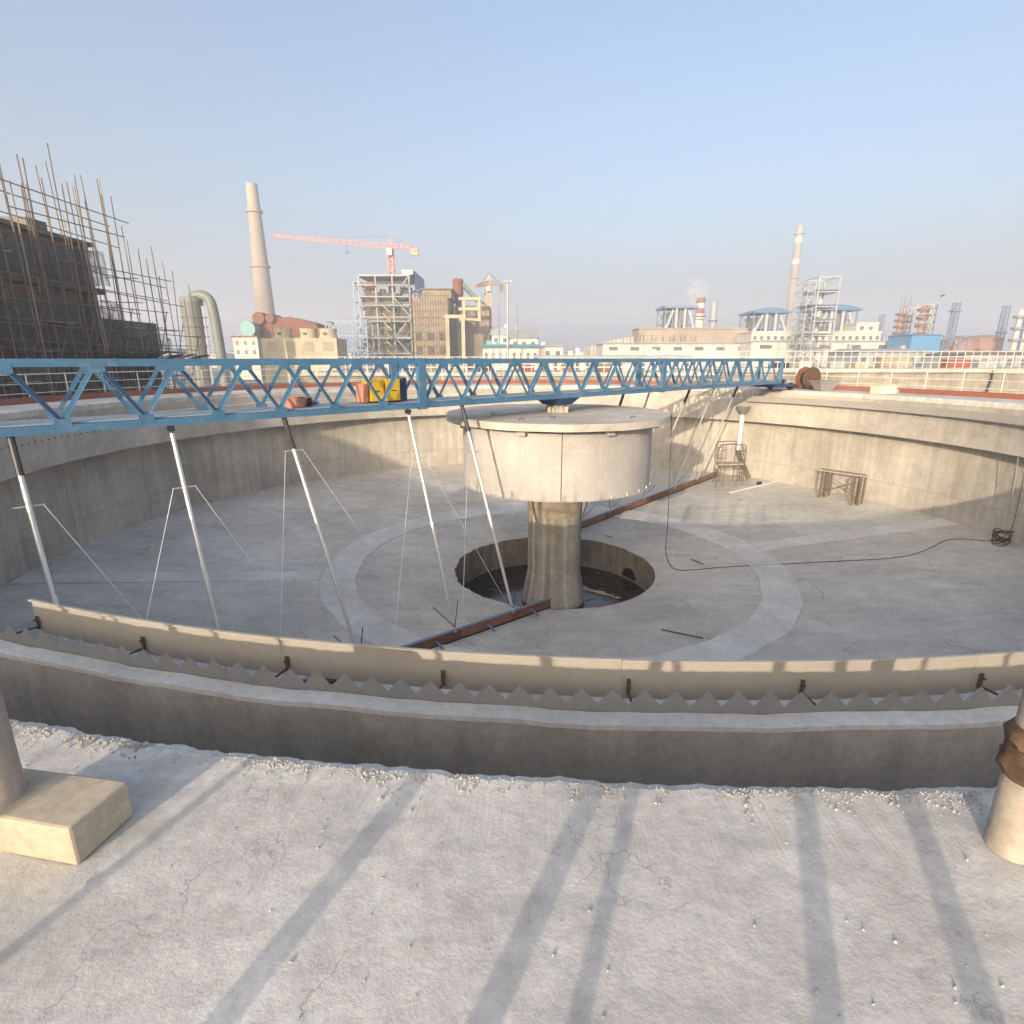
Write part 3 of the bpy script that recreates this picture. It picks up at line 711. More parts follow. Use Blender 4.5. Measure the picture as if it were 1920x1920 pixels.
# clutter standing on the basins behind the railings
cols = [m_orange, m_tan, m_gshed, m_red, m_white, m_dark, m_cream]
cl = ['rust', 'tan', 'grey', 'red', 'white', 'black', 'cream']
seen = set()
spots = [(1060, 690, 46, .8, .5, 0), (1128, 690, 46, 1.1, .55, 0), (985, 692, 47, 1.4, .5, 3), (905, 693, 47, 1.2, .5, 5), (860, 694, 47, .9, .4, 6), (1175, 690, 46, .8, .6, 4),
         (1672, 688, 43, 2.2, .75, 1), (1505, 686, 43, .9, .5, 4), (1565, 686, 44, 1.1, .45, 2), (1610, 686, 43, 1.0, .4, 6), (1790, 688, 44, 1.6, .6, 3), (1845, 688, 44, 1.3, .5, 2), (1460, 686, 43, 1.2, .45, 5)]
near = ['beside the rust one', 'left of the far stack', 'behind the bridge middle', 'near the mast foot', 'above the yellow generator', 'right of the turntable',
        'widest behind the right railing', 'above the cable drum', 'right of the cable drum', 'between drum and tan box', 'near the blue shed', 'by the right picture edge', 'just past the bridge end']
for (px, py, Y, w, h, ci), nr in zip(spots, near):
    p = at(px, py, Y); zb = 5.0 if px < 1300 else 5.3
    p.z = zb; q = thing('crate', '%s crate stacked on the basin deck, %s' % (cl[ci], nr), 'crate', p, 'crates on the basin decks')
    MB().box(p.x-w/2, p.x+w/2, p.y-.4, p.y+.4, zb+.002, zb+h).build('crate_body', cols[ci], q)
    MB().box(p.x-w/2-.04, p.x+w/2+.04, p.y-.44, p.y+.44, zb+h+.002, zb+h+.06).build('lid', m_tan, q)
for nm, x0, x1, y0, y1, z in (('basin_deck', -16, 13.6, 43.5, 52, 4.98), ('basin_deck', 14, 66, 39.1, 50, 5.32)):
    tag(MB().box(x0, x1, y0, y1, z-.3, z).build(nm, m_slab), kind='structure')

# ------------------------------------------------------------------ scaffolded building at left
bd = thing('brick_building', 'dark unfinished brick building wrapped in scaffolding at far left', 'building', (-34, 20, 0))
MB().box(-42, -28.4, 26, 41, 0, 13.2).box(-42, -28.4, -40, 25.99, 0, 12.2).build('main_block', m_brick, bd)
MB().box(-40, -28.6, 41.01, 47.6, 0, 4.2).box(-40, -28.6, 41.01, 47.6, 6.1, 8.7).build('low_block', m_bldg, bd)
for i in range(9): MB().box(-29.1, -28.7, 41.2+i*.76, 41.35+i*.76, 4.2, 6.1).build('mullion', m_bldg, bd)
MB().box(-33, -32.8, 41.1, 47.4, 4.2, 6.1).build('back_wall', m_white, bd)
for z in (3.6, 7.0, 10.2): MB().box(-28.4, -27.9, 20, 41.2, z, z+.35).build('floor_slab', m_bldg, bd)
for y in (30., 33.2, 36.4, 39.6):
    MB().box(-28.4, -28.05, y, y+.4, 0, 13.0).build('pier', m_bldg, bd)
for z in (4.3, 7.7, 10.9):
    for y in (31., 34.2, 37.4):
        f = MB().box(-28.4, -28.33, y, y+1.6, z, z+1.7).build('window', m_glass, bd)
MB().box(-42.2, -28.1, 26, 41.2, 13.2, 13.45).build('roof', m_bldg, bd)
MB().box(-31, -29.5, 37.6, 39.2, 13.45, 14.3).build('roof_hut', m_bldg, bd)
sf = thing('facade_scaffold', 'tangle of tall scaffold tubes and dark netting on the brick building', 'scaffold', (-27, 38, 0))
rs = random.Random(5)
for row, x in enumerate((-27.4, -26.3)):
    for i in range(30):
        y = 29.5+i*.69+rs.uniform(-.4, .4)
        if y > 42 and rs.random() < .55: continue
        ztop = (15.5+rs.uniform(-1, 2.3)) if y < 42.5 else (14.2-(y-42.5)*.35+rs.uniform(-1.8, .9))
        ln = rs.uniform(-.3, .3); MB().tube((x+rs.uniform(-.2,.2), y, 0), (x+ln, y+ln, ztop), .035 if row else .03, n=6).build('standard', m_pole if rs.random() < .75 else m_polel, sf)
    for j in range(13):
        z = 1.1+j*1.15; y1 = 49.5 if z < 9.5 else (47.2 if z < 12.5 else 42.3)
        MB().tube((x, 27+rs.random()*9*(j % 2), z+rs.uniform(-.25,.25)), (x, y1-rs.random()*6*(j % 3 == 1)+rs.uniform(-.8, 1.), z+rs.uniform(-.35,.3)), .03, n=6).build('ledger', m_pole if rs.random() < .7 else m_polel, sf)
for i in range(40):
    y = 29.5+rs.random()*19; z = 1.4+1.65*rs.randint(0, 6 if y < 42 else 4)
    MB().tube((-28.2, y, z+.1), (-25.6+rs.uniform(-.3,.4), y+rs.uniform(-.2,.2), z+.1+rs.uniform(-.1,.1)), .028, n=5).build('transom', m_pole, sf)
for i in range(9):
    y = 29+i*2; MB().tube((-26.2, y, .5), (-26.2, y+4.2, 8.5+rs.uniform(-1, 1)), .028, n=5).build('brace', m_pole, sf)
for (y0, y1, z0, z1) in ((27, 41.5, 6.3, 9.6), (27, 36, 2.5, 5.2), (30, 40.5, 10.4, 12.6), (41, 46.5, 6.2, 7.6)):
    b = MB(); n = 26
    for i in range(n):
        ya, yb = y0+(y1-y0)*i/n, y0+(y1-y0)*(i+1)/n
        f = lambda y: -26.9+.12*math.sin(y*2.1)+.06*math.sin(y*5.7)
        g0, g1 = .25*math.sin(ya*1.3), .25*math.sin(yb*1.3)
        b.quad((f(ya), ya, z0+g0), (f(yb), yb, z0+g1), (f(yb)-.1, yb, z1+g1*.6), (f(ya)-.1, ya, z1+g0*.6))
    b.build('netting', m_net, sf)
b = MB()
for i in range(12):
    y = 36+i; h = .25*math.sin(i*1.7); b.obox((-25.8, y+.5, 6.0+h*.4), (1.0, 0, .28), (0, .5, 0), (-.01, 0, .03))
b.build('catch_fan', m_net, sf)
for i in range(10):
    MB().obox((-26.85, 30+i*1.7, 3.1+1.65*(i % 4)), (.4, 0, 0), (0, .82, 0), (0,0,.02)).build('plank', m_wood, sf)

# ------------------------------------------------------------------ industrial skyline
def pxbox(px0, px1, py0, Y, depth, pym=None, z0=0.):
    pym = pym or (py0+672)/2; a, b = at(px0, pym, Y), at(px1, pym, Y); t = at((px0+px1)/2, py0, Y)
    return a.x, b.x, Y, Y+depth, z0, t.z
def lattice(b, x0, x1, y0, y1, z0, z1, nz, r, brace=True, nx=1, ny=1):
    xs = [x0+(x1-x0)*i/nx for i in range(nx+1)]; ys = [y0+(y1-y0)*i/ny for i in range(ny+1)]
    for i, x in enumerate(xs):
        for j, y in enumerate(ys):
            if 0 < i < nx and 0 < j < ny: continue
            b.bar((x, y, z0), (x, y, z1), 2*r, 2*r)
    for k in range(nz+1):
        z = z0+(z1-z0)*k/nz
        for y in (y0, y1): b.bar((x0, y, z), (x1, y, z), 1.6*r, 1.6*r)
        for x in (x0, x1): b.bar((x, y0, z), (x, y1, z), 1.6*r, 1.6*r)
        if brace and k < nz:
            zn = z0+(z1-z0)*(k+1)/nz
            for y in (y0, y1):
                for i in range(nx):
                    (xa, xb) = (xs[i], xs[i+1]) if (k+i) % 2 else (xs[i+1], xs[i]); b.bar((xa, y, z), (xb, y, zn), 1.1*r, 1.1*r)
            for x in (x0, x1): b.bar((x, y0 if k % 2 else y1, z), (x, y1 if k % 2 else y0, zn), 1.1*r, 1.1*r)
    return b
# scrubber with bent duct
Y = 130.; x0, x1, _, _, _, zt = pxbox(344, 383, 556, Y, 0, 600); cx = (x0+x1)/2; rr = (x1-x0)/2
sv = thing('scrubber', 'grey green scrubber vessel with an arched exhaust duct', 'scrubber', (cx, Y, 0))
MB().lathe([(rr, 0), (rr, zt-1.2), (rr*1.02, zt-1.1), (rr*1.02, zt-.9), (rr*.96, zt-.7), (rr*.9, zt), (0, zt+.2)], c=(cx, Y), n=32).build('vessel', m_scrub, sv, True)
x2 = at(405, 600, Y).x
MB().path(smooth([Vector((cx, Y, zt-2)), Vector((cx+.5, Y, zt+.3)), Vector((x2-1.2, Y, zt+.2)), Vector((x2-.2, Y, zt-2.4)), Vector((x2+.25, Y, 0))], 3), 1.05, 16).build('duct', m_scrub, sv, True)
for k in range(5): MB().lathe([(rr, zt*.35+k*2), (rr+.35, zt*.35+k*2), (rr+.35, zt*.35+k*2+.15), (rr, zt*.35+k*2+.15)], c=(cx, Y), n=24, closed=True).build('platform_ring', m_scrub, sv)
MB().bar((cx+rr+.3, Y-.6, 0), (cx+rr+.3, Y-.6, zt-2), .5, .12).build('ladder', m_steel, sv)
MB().bar((cx-rr-.1, Y-.6, zt-1), (cx-rr-.1, Y-.6, zt+1), .15, .15).bar((cx-rr+.8, Y-.6, zt), (cx-rr+.8, Y-.6, zt+.9), .15, .15).build('handrail', m_steel, sv)
# chimneys
def chimney(pxb, pyb, pxt, pyt, wb, wt, Y, ztop_py, rings, label, bands=()):
    xb = at(pxb, pyb, Y).x; zb_, zt_ = at(pxb, pyb, Y).z, at(pxt, pyt, Y).z
    k = Y/(F*CT+330*ST); rb, rt = wb/2*k, wt/2*k; sl = (rt-rb)/(zt_-zb_)
    zt = at(pxt, ztop_py, Y).z; c = (xb, Y)
    ch = thing('chimney', label, 'chimney', (xb, Y, 0), 'tall concrete chimneys of the plant')
    R = lambda z: rb+sl*(z-zb_)
    MB().lathe([(R(0), 0), (R(zt), zt), (R(zt)-.5, zt), (R(zt)-.5, zt-6)], c=c, n=40).build('stack', m_chim, ch, True)
    for py in rings:
        z = at(pxb, py, Y).z; r = R(z)
        MB().lathe([(r, z), (r+.9, z+.3), (r+.9, z+1.4), (r, z+1.4)], c=c, n=40).build('gallery', m_chim, ch, True)
    for py in bands:
        z = at(pxb, py, Y).z; r = R(z)+.04; MB().lathe([(r, z), (r, z+3.)], c=c, n=40).build('pale_band', m_white, ch, True)
chimney(497, 579, 481, 424, 33, 23.5, 330, 345, (503, 400), 'stout tapering concrete chimney behind the rusty ducts at left')
chimney(1479, 600, 1494, 440, 12.5, 12, 430, 424, (440, 523), 'slender pale chimney rising behind the blue roofed units at right', (455, 495))
# rusty ducting
Y = 190.
rd = thing('rusty_duct_house', 'rust brown duct house with two round bumps before the left chimney', 'duct house', (at(540, 650, Y).x, Y, 0))
x0, x1, *_ , zt = pxbox(480, 600, 598, Y, 10, 620); zs = at(600, 622, Y).z; xm = at(575, 610, Y).x
b = MB(); pr = [(x0, 0), (x1, 0), (x1, zs), (x1-1.2, zs+2.4), (xm, zt-.6), (at(545, 600, Y).x, zt+.6), (at(515, 600, Y).x, zt+.4), (x0, zt+.2)]
n = len(pr); b.v = [Vector((x, Y, z)) for x, z in pr]+[Vector((x, Y+12, z)) for x, z in pr]
b.f = [tuple(range(n)), tuple(range(2*n-1, n-1, -1))]+[(i, n+i, n+(i+1) % n, (i+1) % n) for i in range(n)]
b.build('casing', m_rust, rd)
for px in (487, 508):
    c = at(px, 597, Y); MB().tube(c+Vector((0,-1.2,0)), c+Vector((0,6,0)), 1.9 if px < 500 else 1.4, n=20).build('round_duct', m_rust, rd, True)
for i in range(6):
    x = x0+(x1-x0)*(i+.5)/6; MB().box(x-.12, x+.12, Y-.25, Y, 0, zt*.92 if i < 4 else zs).build('stiffener', m_red, rd)
c = at(467, 617, 185); fan = thing('fan_casing', 'teal round fan casing on a steel platform left of rusty ducts', 'fan', (c.x, 185, 0))
MB().tube(c+Vector((0,-1,0)), c+Vector((0,3,0)), 2.3, n=24).build('casing', m_teal, fan, True)
lattice(MB(), c.x-4, c.x+1.5, 184, 188, 0, c.z-2, 3, .12).build('platform', m_steel, fan)
x0, x1, y0, y1, z0, zt = pxbox(438, 484, 632, 170, 8, 650)
hs = thing('site_house', 'small white house with square windows left of the cream tanks', 'house', (x0, 170, 0))
MB().box(x0, x1, y0, y1, 0, zt).build('wall', m_white, hs); MB().box(x0-.4, x1+.4, y0-.4, y1+.4, zt+.003, zt+.35).build('roof', m_red, hs)
for i in range(3):
    for j in range(2):
        x = x0+(x1-x0)*(i+.3)/3; MB().box(x, x+.9, y0-.05, y0+.1, zt-2.2-2.6*j, zt-1.0-2.6*j).build('window', m_glass, hs)
# cream cooling cells
x0, x1, y0, y1, z0, zt = pxbox(492, 632, 634, 150, 9, 650)
cc = thing('cooling_cells', 'cream cooling tower block topped by three round fan stacks', 'cooling tower', (x0, 150, 0))
MB().box(x0, x1, y0, y1, 0, zt).build('block', m_cream, cc)
for px in (531, 578, 615):
    c = at(px, 634, 154); MB().lathe([(2.5, zt), (2.1, zt+1.2), (2.3, zt+2.5), (2.2, zt+2.5), (2.0, zt+1.)], c=(c.x, 154.5), n=28).build('fan_stack', m_cream, cc, True)
    MB().box(c.x-.6, c.x+.2, 152.0, 152.3, zt+.9, zt+1.5).build('hatch', m_dark, cc)
for i in range(4):
    x = x0+(x1-x0)*(i+.25)/4; MB().box(x, x+2.6, y0-.06, y0, zt-3.2, zt-.8).build('louvre', m_tan, cc)
# small lattice trestle
x0, x1, y0, y1, z0, zt = pxbox(612, 688, 602, 185, 8, 630)
t = lattice(MB(), x0, x1, y0, y1, 0, zt, 4, .16, True, 3); tag(t.build('pipe_trestle', m_bsteel), 'low blue grey steel trestle left of the boiler frame', 'trestle')
# boiler frame
Y = 200.; x0, x1, y0, y1, z0, zt = pxbox(676, 770, 517, Y, 22, 590)
bf = thing('boiler_tower', 'silver steel boiler frame tower with yellow stairs and blue top cabin', 'boiler tower', (x0, Y, 0))
b = lattice(MB(), x0, x1, y0, y1, 0, zt, 5, .24, False, 3, 1)
for k in range(5):
    xa_ = x0+(x1-x0)*2/3; za_, zb2_ = zt*k/5, zt*(k+1)/5
    if k % 2: za_, zb2_ = zb2_, za_
    b.bar((xa_, y0, za_), (x1, y0, zb2_), .34, .34)
    b.bar((x1, y0, za_), (x1, y1, zb2_), .3, .3)
b.build('frame', m_steel, bf)
xl = at(660, 560, Y).x
lattice(MB(), xl, x0-.3, y0+3, y1-4, 0, zt-1.5, 5, .2, True).build('side_frame', m_bsteel, bf)
MB().box(x0+1.4, x1-5.6, y0+2.6, y1-3, 4, zt-5).build('boiler_casing', m_boil, bf)
MB().box(x1-5.4, x1-.6, y0+3.5, y1-2, 2, zt-6).build('dark_cladding', m_dgreen, bf)
for z in (zt-3.2, zt-9.5, zt-14.5, zt-20, zt-25):
    MB().box(x0-.2, x1+.2, y0-1.2, y0-.1, z, z+.35).build('gallery', m_steel, bf)
    b = MB()
    for h in (.6, 1.1): b.bar((x0, y0-1.2, z+h), (x1, y0-1.2, z+h), .09, .09)
    for i in range(14): b.bar((x0+(x1-x0)*i/13, y0-1.2, z), (x0+(x1-x0)*i/13, y0-1.2, z+1.1), .09, .09)
    b.build('handrail', m_steel, bf)
xs = at(722, 620, Y).x
for k in range(9):
    z = zt-9-2.9*k
    if z < 1: break
    MB().bar((xs-.4+k*.25, y0-1.6, z), (xs+2.2+k*.25, y0-1.6, z-2.4), .8, .3).build('stair_flight', m_stair, bf)
MB().box(x0+.5, x1+.5, y0, y1, zt+.004, zt+.5).build('roof_deck', m_steel, bf)
MB().box(x1-2.5, x1+1.2, y0+1, y1-1, zt+.55, zt+2.).build('roof_hood', m_wsteel, bf)
xe = at(788, 530, Y+14).x
MB().box(x1+1.3, xe, y0+3, y1+2, zt-3.4, zt+1.8).build('top_cabin', m_roofb, bf)
lattice(MB(), x1+.8, at(790, 560, Y).x, y0+6, y1, zt-13, zt-3.6, 3, .18, True).build('annex_frame', m_bsteel, bf)
for i in range(70):
    px = random.uniform(682, 766); py = random.uniform(535, 655); c = at(px, py, Y+3); h = random.uniform(.4, 2.6); w_ = random.uniform(.4, 2.)
    MB().box(c.x-w_, c.x+w_, c.y-random.uniform(.3, 1.), c.y+1.5, c.z-h/2, c.z+h/2).build('duct_piece', random.choice((m_boil, m_rust, m_dgreen, m_scrub, m_boil)), bf)
# tower cranes
def crane(pxm, pym, py_jib, px_jl, py_jl, px_cr, py_top, Y, m, label, jl=None, yaw=0.):
    x = at(pxm, pym, Y).x; zj = at(pxm, py_jib, Y).z; zt = at(pxm, py_top, Y).z
    cr = thing('tower_crane', label, 'crane', (x, Y, 0), 'tower cranes on the site')
    lattice(MB(), x-.9, x+.9, Y-.9, Y+.9, 0, zj, int(zj/2.6), .19).build('mast', m, cr)
    pl = at(px_jl, py_jl, Y+yaw); pr = at(px_cr, py_jib, Y-yaw*.25); o = Vector((x, Y, zj))
    for q, nm in ((pl, 'jib'), (pr, 'counter_jib')):
        d = q-o; b = MB(); n = max(4, int(d.length/3)); sd = Vector((-d.y, d.x, 0)).normalized()*.7
        for f in (sd, -sd): b.bar(o+f, q+f, .17, .17)
        up = Vector((0, 0, 1.5)); b.bar(o+up, q+up*.6, .15, .15)
        for i in range(n):
            a_, c_ = o+d*(i/n), o+d*((i+1)/n); m_ = (a_+c_)/2+up*(1-.4*i/n)
            for f in (sd, -sd): b.bar(a_+f, m_, .09, .09); b.bar(m_, c_+f, .09, .09)
        b.build(nm, m, cr)
    top = Vector((x, Y, zt)); b = MB()
    for f in (-1, 1): b.bar((x+f*.8, Y, zj), top, .3, .3)
    b.build('tower_head', m, cr)
    MB().tube(top, o+(pl-o)*.6+Vector((0,0,1.2)), .09, n=5).tube(top, pr, .09, n=5).build('tie_rod', m_steel, cr)
    MB().obox(pr+Vector((0,0,-1.2)), (1.4,0,0), (0,.6,0), (0,0,1.2)).build('counterweight', m_tan, cr)
    MB().box(x-.9, x+.9, Y-2.2, Y-.95, zj-2.6, zj-.3).build('cab', m_white, cr)
    c = o+(pl-o)*.35; MB().tube(c, c-Vector((0,0,3)), .06, n=5).obox(c-Vector((0,0,3)), (.3,0,0), (0,.3,0), (0,0,.4)).build('hook', m_dark, cr)
crane(733, 490, 466, 512, 444, 777, 443, 225, m_pink, 'tall red tower crane with long jib above the silver boiler frame', yaw=25)
crane(917, 570, 534, 893, 539, 943, 512, 240, m_craneo, 'short orange tower crane right of the scaffolded concrete block', yaw=-40)
# concrete block under scaffolding
Y = 185.
cb = thing('concrete_block', 'beige concrete plant building wrapped in scaffolding beside boiler frame', 'building', (at(840, 650, Y).x, Y, 0))
x0, x1, y0, y1, z0, zt = pxbox(774, 840, 558, Y, 20, 600)
MB().box(x0, x1, y0, y1, 0, zt).build('front_wall', m_scaf, cb)
x3 = at(845, 560, Y).x; MB().box(x0+3, x3, y0+1, y1, zt+.01, zt+2.4).build('roof_house', m_scaf, cb)
MB().box(x0+2.4, x3+.6, y0+.4, y1+.5, zt+2.42, zt+2.8).build('roof', m_bldg, cb)
for (px0, px1, py) in ((841, 872, 598), (850, 917, 570)):
    a_, b_, c_, d_, e_, f_ = pxbox(px0, px1, py, Y+6, 16, 620); MB().box(a_, b_, c_+(6 if px1 > 900 else 0), d_+8, 0, f_).build('rear_wing', m_bldg if px1 < 900 else m_scaf, cb)
xa, xb = at(838, 620, Y).x, at(874, 620, Y).x; zc = at(850, 598, Y).z
for x in (xa, xb-1.2): MB().box(x, x+1.1, Y-3.5, Y-2.3, 0, zc).build('pillar', m_cream, cb)
MB().box(xa-.4, xb+.3, Y-3.7, Y-2.2, zc+.003, zc+1.0).build('beam', m_cream, cb)
xa, xb = at(861, 570, Y+5).x, at(902, 570, Y+5).x; z1, z2, z3 = at(880, 561, Y+5).z, at(880, 580, Y+5).z, at(880, 600, Y+5).z
for z in (z1, z2, z3): MB().box(xa, xb, Y+2.5, Y+4.2, z-.5, z+.4).build('beam', m_cream, cb)
for x in (xa+1.2, xb-1): MB().box(x, x+.9, Y+2.7, Y+4, z3, z1-.51).build('pillar', m_cream, cb)
for i in range(3):
    for j in range(3):
        x = x0+(x1-x0)*(i+.2)/3; z = 3+j*4.2
        MB().box(x, x+2., Y-.08, Y, z, z+2.4).build('opening', m_boil, cb)
sc = thing('block_scaffold', 'grid of thin scaffold poles on the beige concrete plant building', 'scaffold', (x0, Y-2, 0))
for i in range(16):
    x = x0-.5+(x1-x0+1)*i/15; MB().tube((x, Y-1.2, 0), (x, Y-1.2, zt+1.5+random.uniform(-.5, 1.)), .07, n=5).build('standard', m_pole, sc)
for j in range(12):
    z = 1.5+j*(zt-1)/11; MB().tube((x0-.8, Y-1.3, z), (x1+.8, Y-1.3, z), .065, n=5).build('ledger', m_pole, sc)
for i in range(12):
    x = at(848+i*6, 640, Y-5).x; MB().tube((x, Y+4.8, 0), (x, Y+4.8, at(880, 575+random.uniform(-6, 30), Y).z), .07, n=5).build('standard', m_pole, sc)
for j in range(7):
    z = 3+j*3; MB().tube((at(846, 640, Y).x, Y+4.7, z), (at(918, 640, Y).x, Y+4.7, z), .06, n=5).build('ledger', m_pole, sc)
cyc = thing('cyclone', 'grey cyclone vessel with a sloping duct above the concrete block', 'cyclone', (at(858, 545, 200).x, 200, 0))
c = at(859, 545, 200); zt2, zm = at(859, 523, 200).z, at(859, 553, 200).z
MB().lathe([(.0, zt2), (1.5, zt2), (1.9, zt2-.8), (1.7, zt2-1.6), (1.7, zm), (1.0, zm-2.5), (1.0, 5)], c=(c.x, 200), n=24).build('vessel', m_rust, cyc, True)
MB().bar((c.x+.6, 200, zt2-.8), at(903, 570, 202), 1.6, 1.3).build('duct', m_scrub, cyc)
MB().bar((c.x-.5, 199, zt2+.2), at(917, 578, 203), .5, .5).build('walkway', m_bsteel, cyc)
# masts and sheds in the middle
for (px, pyt, Y, h, lab) in ((952, 530, 120, 1, 'tall pale lamp mast with floodlight arms among the sheds'), (936, 562, 150, 0, 'thin dark lattice mast left of the lamp mast'), (970, 562, 150, 0, 'thin dark lattice mast right of the lamp mast')):
    p = at(px, 640, Y); zt = at(px, pyt, Y).z; mm = m_wsteel if h else m_bsteel
    ms = thing('lamp_mast' if h else 'lattice_mast', lab, 'mast', (p.x, Y, 0))
    MB().tube((p.x, Y, 0), (p.x, Y, zt), .30 if h else .28, .16 if h else .06, n=10).build('pole', mm, ms, True)
    if h:
        MB().bar((p.x-.7, Y, zt), (p.x+.7, Y, zt), .12, .12).build('arm', mm, ms)
        for q in (-.6, 0, .6): MB().obox((p.x+q, Y-.2, zt+.2), (.18,0,0), (0,.12,0), (0,.05,.16)).build('floodlight', mm, ms)
    else:
        for k in range(4): MB().bar((p.x-.5, Y, zt*.55+k*1.4), (p.x+.5, Y, zt*.55+k*1.4), .08, .08).build('rung', mm, ms)
def shed(px0, px1, py_eave, py_ridge, Y, depth, m, mr, label, name='shed', wins=4, grp=None, doors=False):
    x0, x1, y0, y1, z0, ze = pxbox(px0, px1, py_eave, Y, depth, 650); zr = at((px0+px1)/2, py_ridge, Y).z; ym = (y0+y1)/2
    s = thing(name, label, name.replace('_', ' '), (x0, Y, 0), grp)
    MB().box(x0, x1, y0, y1, 0, ze).build('wall', m, s)
    b = MB(); o = .5
    b.hexa([(x0-o, y0-o, ze+.004), (x1+o, y0-o, ze+.004), (x1+o, y1+o, ze+.004), (x0-o, y1+o, ze+.004), (x0-o, ym-.2, zr+.02), (x1+o, ym-.2, zr+.02), (x1+o, ym+.2, zr+.02), (x0-o, ym+.2, zr+.02)]).build('roof', mr, s)
    rv = random.Random(int(px0*7+px1))
    for i in range(min(6, max(1, wins//3))):
        x = x0+(x1-x0)*rv.uniform(.08, .92); q = rv.uniform(.3, .9)
        MB().box(x-q, x+q, ym-q, ym+q, zr-.4, zr+rv.uniform(.5, 1.4)).build('roof_vent', mr, s)
    if wins > 3:
        for i in range(3): x = x0+(x1-x0)*rv.uniform(.05, .95); MB().box(x-.1, x+.1, y0-.22, y0-.06, 0, ze-.05).build('rain_pipe', m_gshed, s)
    for i in range(wins):
        x = x0+(x1-x0)*(i+.3)/wins; w_ = (x1-x0)/wins*.4; h_ = min(1.3, (ze)*.3)
        f = MB().box(x, x+w_, y0-.07, y0, ze-1.0-h_, ze-1.0).build('window', m_glass, s)
        MB().box(x-.1, x+w_+.1, y0-.12, y0-.07, ze-1.12-h_, ze-1.0-h_).build('sill', m, f)
    return s
shed(922, 955, 628, 611, 190, 16, m_shed, m_shed, 'pale green sheet shed with pitched roof by the orange crane', wins=2)
shed(957, 1008, 634, 616, 170, 14, m_shed, m_gshed, 'grey roofed pale shed right of the lamp mast', wins=3)
shed(905, 1010, 652, 645, 120, 8, m_white, m_teal, 'low white cabin row with teal roof behind the bridge', 'cabin', wins=8)
shed(1017, 1056, 650, 646, 140, 10, m_white, m_white, 'little white box hut standing alone in the middle distance', 'hut', wins=2)
shed(1010, 1300, 669, 666, 100, 8, m_white, m_shed, 'very low white hut row behind the bridge right half', 'hut', wins=14)
# long buildings at right
x0, x1, y0, y1, z0, zt = pxbox(1105, 1200, 640, 260, 20, 650)
cg = thing('ribbed_hall', 'pale ribbed storage hall with curved end left of the tan wall', 'hall', (x0, 260, 0))
b = MB(); n = 14; prof = []
for i in range(n+1):
    t = i/n; x = x0+(x1-x0)*t; prof.append((x, zt*(.8+.35*math.sin(t*PI*.5))))
for i in range(n): b.hexa([(prof[i][0], y0, 0), (prof[i+1][0], y0, 0), (prof[i+1][0], y1, 0), (prof[i][0], y1, 0), (prof[i][0], y0, prof[i][1]), (prof[i+1][0], y0, prof[i+1][1]), (prof[i+1][0], y1, prof[i+1][1]), (prof[i][0], y1, prof[i][1])])
b.build('shell', m_white, cg)
for i in range(n): MB().box(prof[i][0], prof[i][0]+.5, y0-.5, y0, 0, prof[i][1]+.3).build('rib', m_tan, cg)
x0, x1, y0, y1, z0, zt = pxbox(1197, 1412, 617, 250, 14, 640)
tw = thing('tan_hall', 'long tan coal hall wall with a worn line of dark signs', 'hall', (x0, 250, 0))
MB().box(x0, x1, y0, y1, 0, zt).build('wall', m_tan, tw); MB().box(x0-.5, x1+.5, y0-.5, y1+.5, zt+.004, zt+.5).build('parapet', m_tan, tw)
zs = at(1250, 634, 250).z
for i, px in enumerate((1201, 1207, 1222, 1230, 1243, 1256, 1263, 1277, 1284, 1296, 1303)):
    p = at(px, 633, 249.9); b = MB()
    for k in range(3):
        q = random.random(); w_ = random.uniform(.5, 1.2)
        if q < .5: b.box(p.x-.1+k*.35-.4, p.x+.1+k*.35-.4, 249.88, 249.99, zs-1.3, zs+1.3)
        else: b.box(p.x-w_/2, p.x+w_/2, 249.88, 249.99, zs-.9+k*.9, zs-.65+k*.9)
    b.build('sign_character', m_boil, tw)
wh = shed(1130, 1412, 645, 641, 215, 18, m_white, m_white, 'long low white factory hall below the tan wall', 'factory_hall', wins=7)
wh = shed(1408, 1742, 641, 637, 205, 18, m_white, m_white, 'long low white factory hall below the white lattice tower', 'factory_hall', wins=6)
x0, x1, y0, y1, z0, zt = pxbox(1408, 1650, 624, 232, 14, 640)
wb = thing('window_block', 'white two storey block with rows of square windows under the blue roofs', 'building', (x0, 232, 0))
MB().box(x0, x1, y0, y1, 0, zt).build('wall', m_white, wb); MB().box(x0-.3, x1+.3, y0-.3, y1+.3, zt+.004, zt+.6).build('roof', m_white, wb)
for i in range(19):
    x = x0+(x1-x0)*(i+.3)/19; w_ = (x1-x0)/19*.45
    f = MB().box(x, x+w_, y0-.07, y0, zt-2.6, zt-1.2).build('window', m_glass, wb); MB().box(x-.1, x+w_+.1, y0-.15, y0-.07, zt-2.75, zt-2.6).build('sill', m_white, f)
x0, x1, y0, y1, z0, zt = pxbox(1604, 1645, 607, 236, 12, 625)
wt_ = thing('stair_block', 'white square stair block at the right end of the window block', 'building', (x0, 236, 0))
MB().box(x0, x1, y0, y1, 0, zt).build('wall', m_white, wt_); MB().box(x0-.3, x1+.3, y0-.3, y1+.3, zt+.004, zt+.5).build('parapet', m_white, wt_)
for i in range(2):
    for j in range(2): MB().box(x0+1.5+i*3.6, x0+3+i*3.6, y0-.08, y0, zt-2.4-3*j, zt-1.0-3*j).build('window', m_glass, wt_)
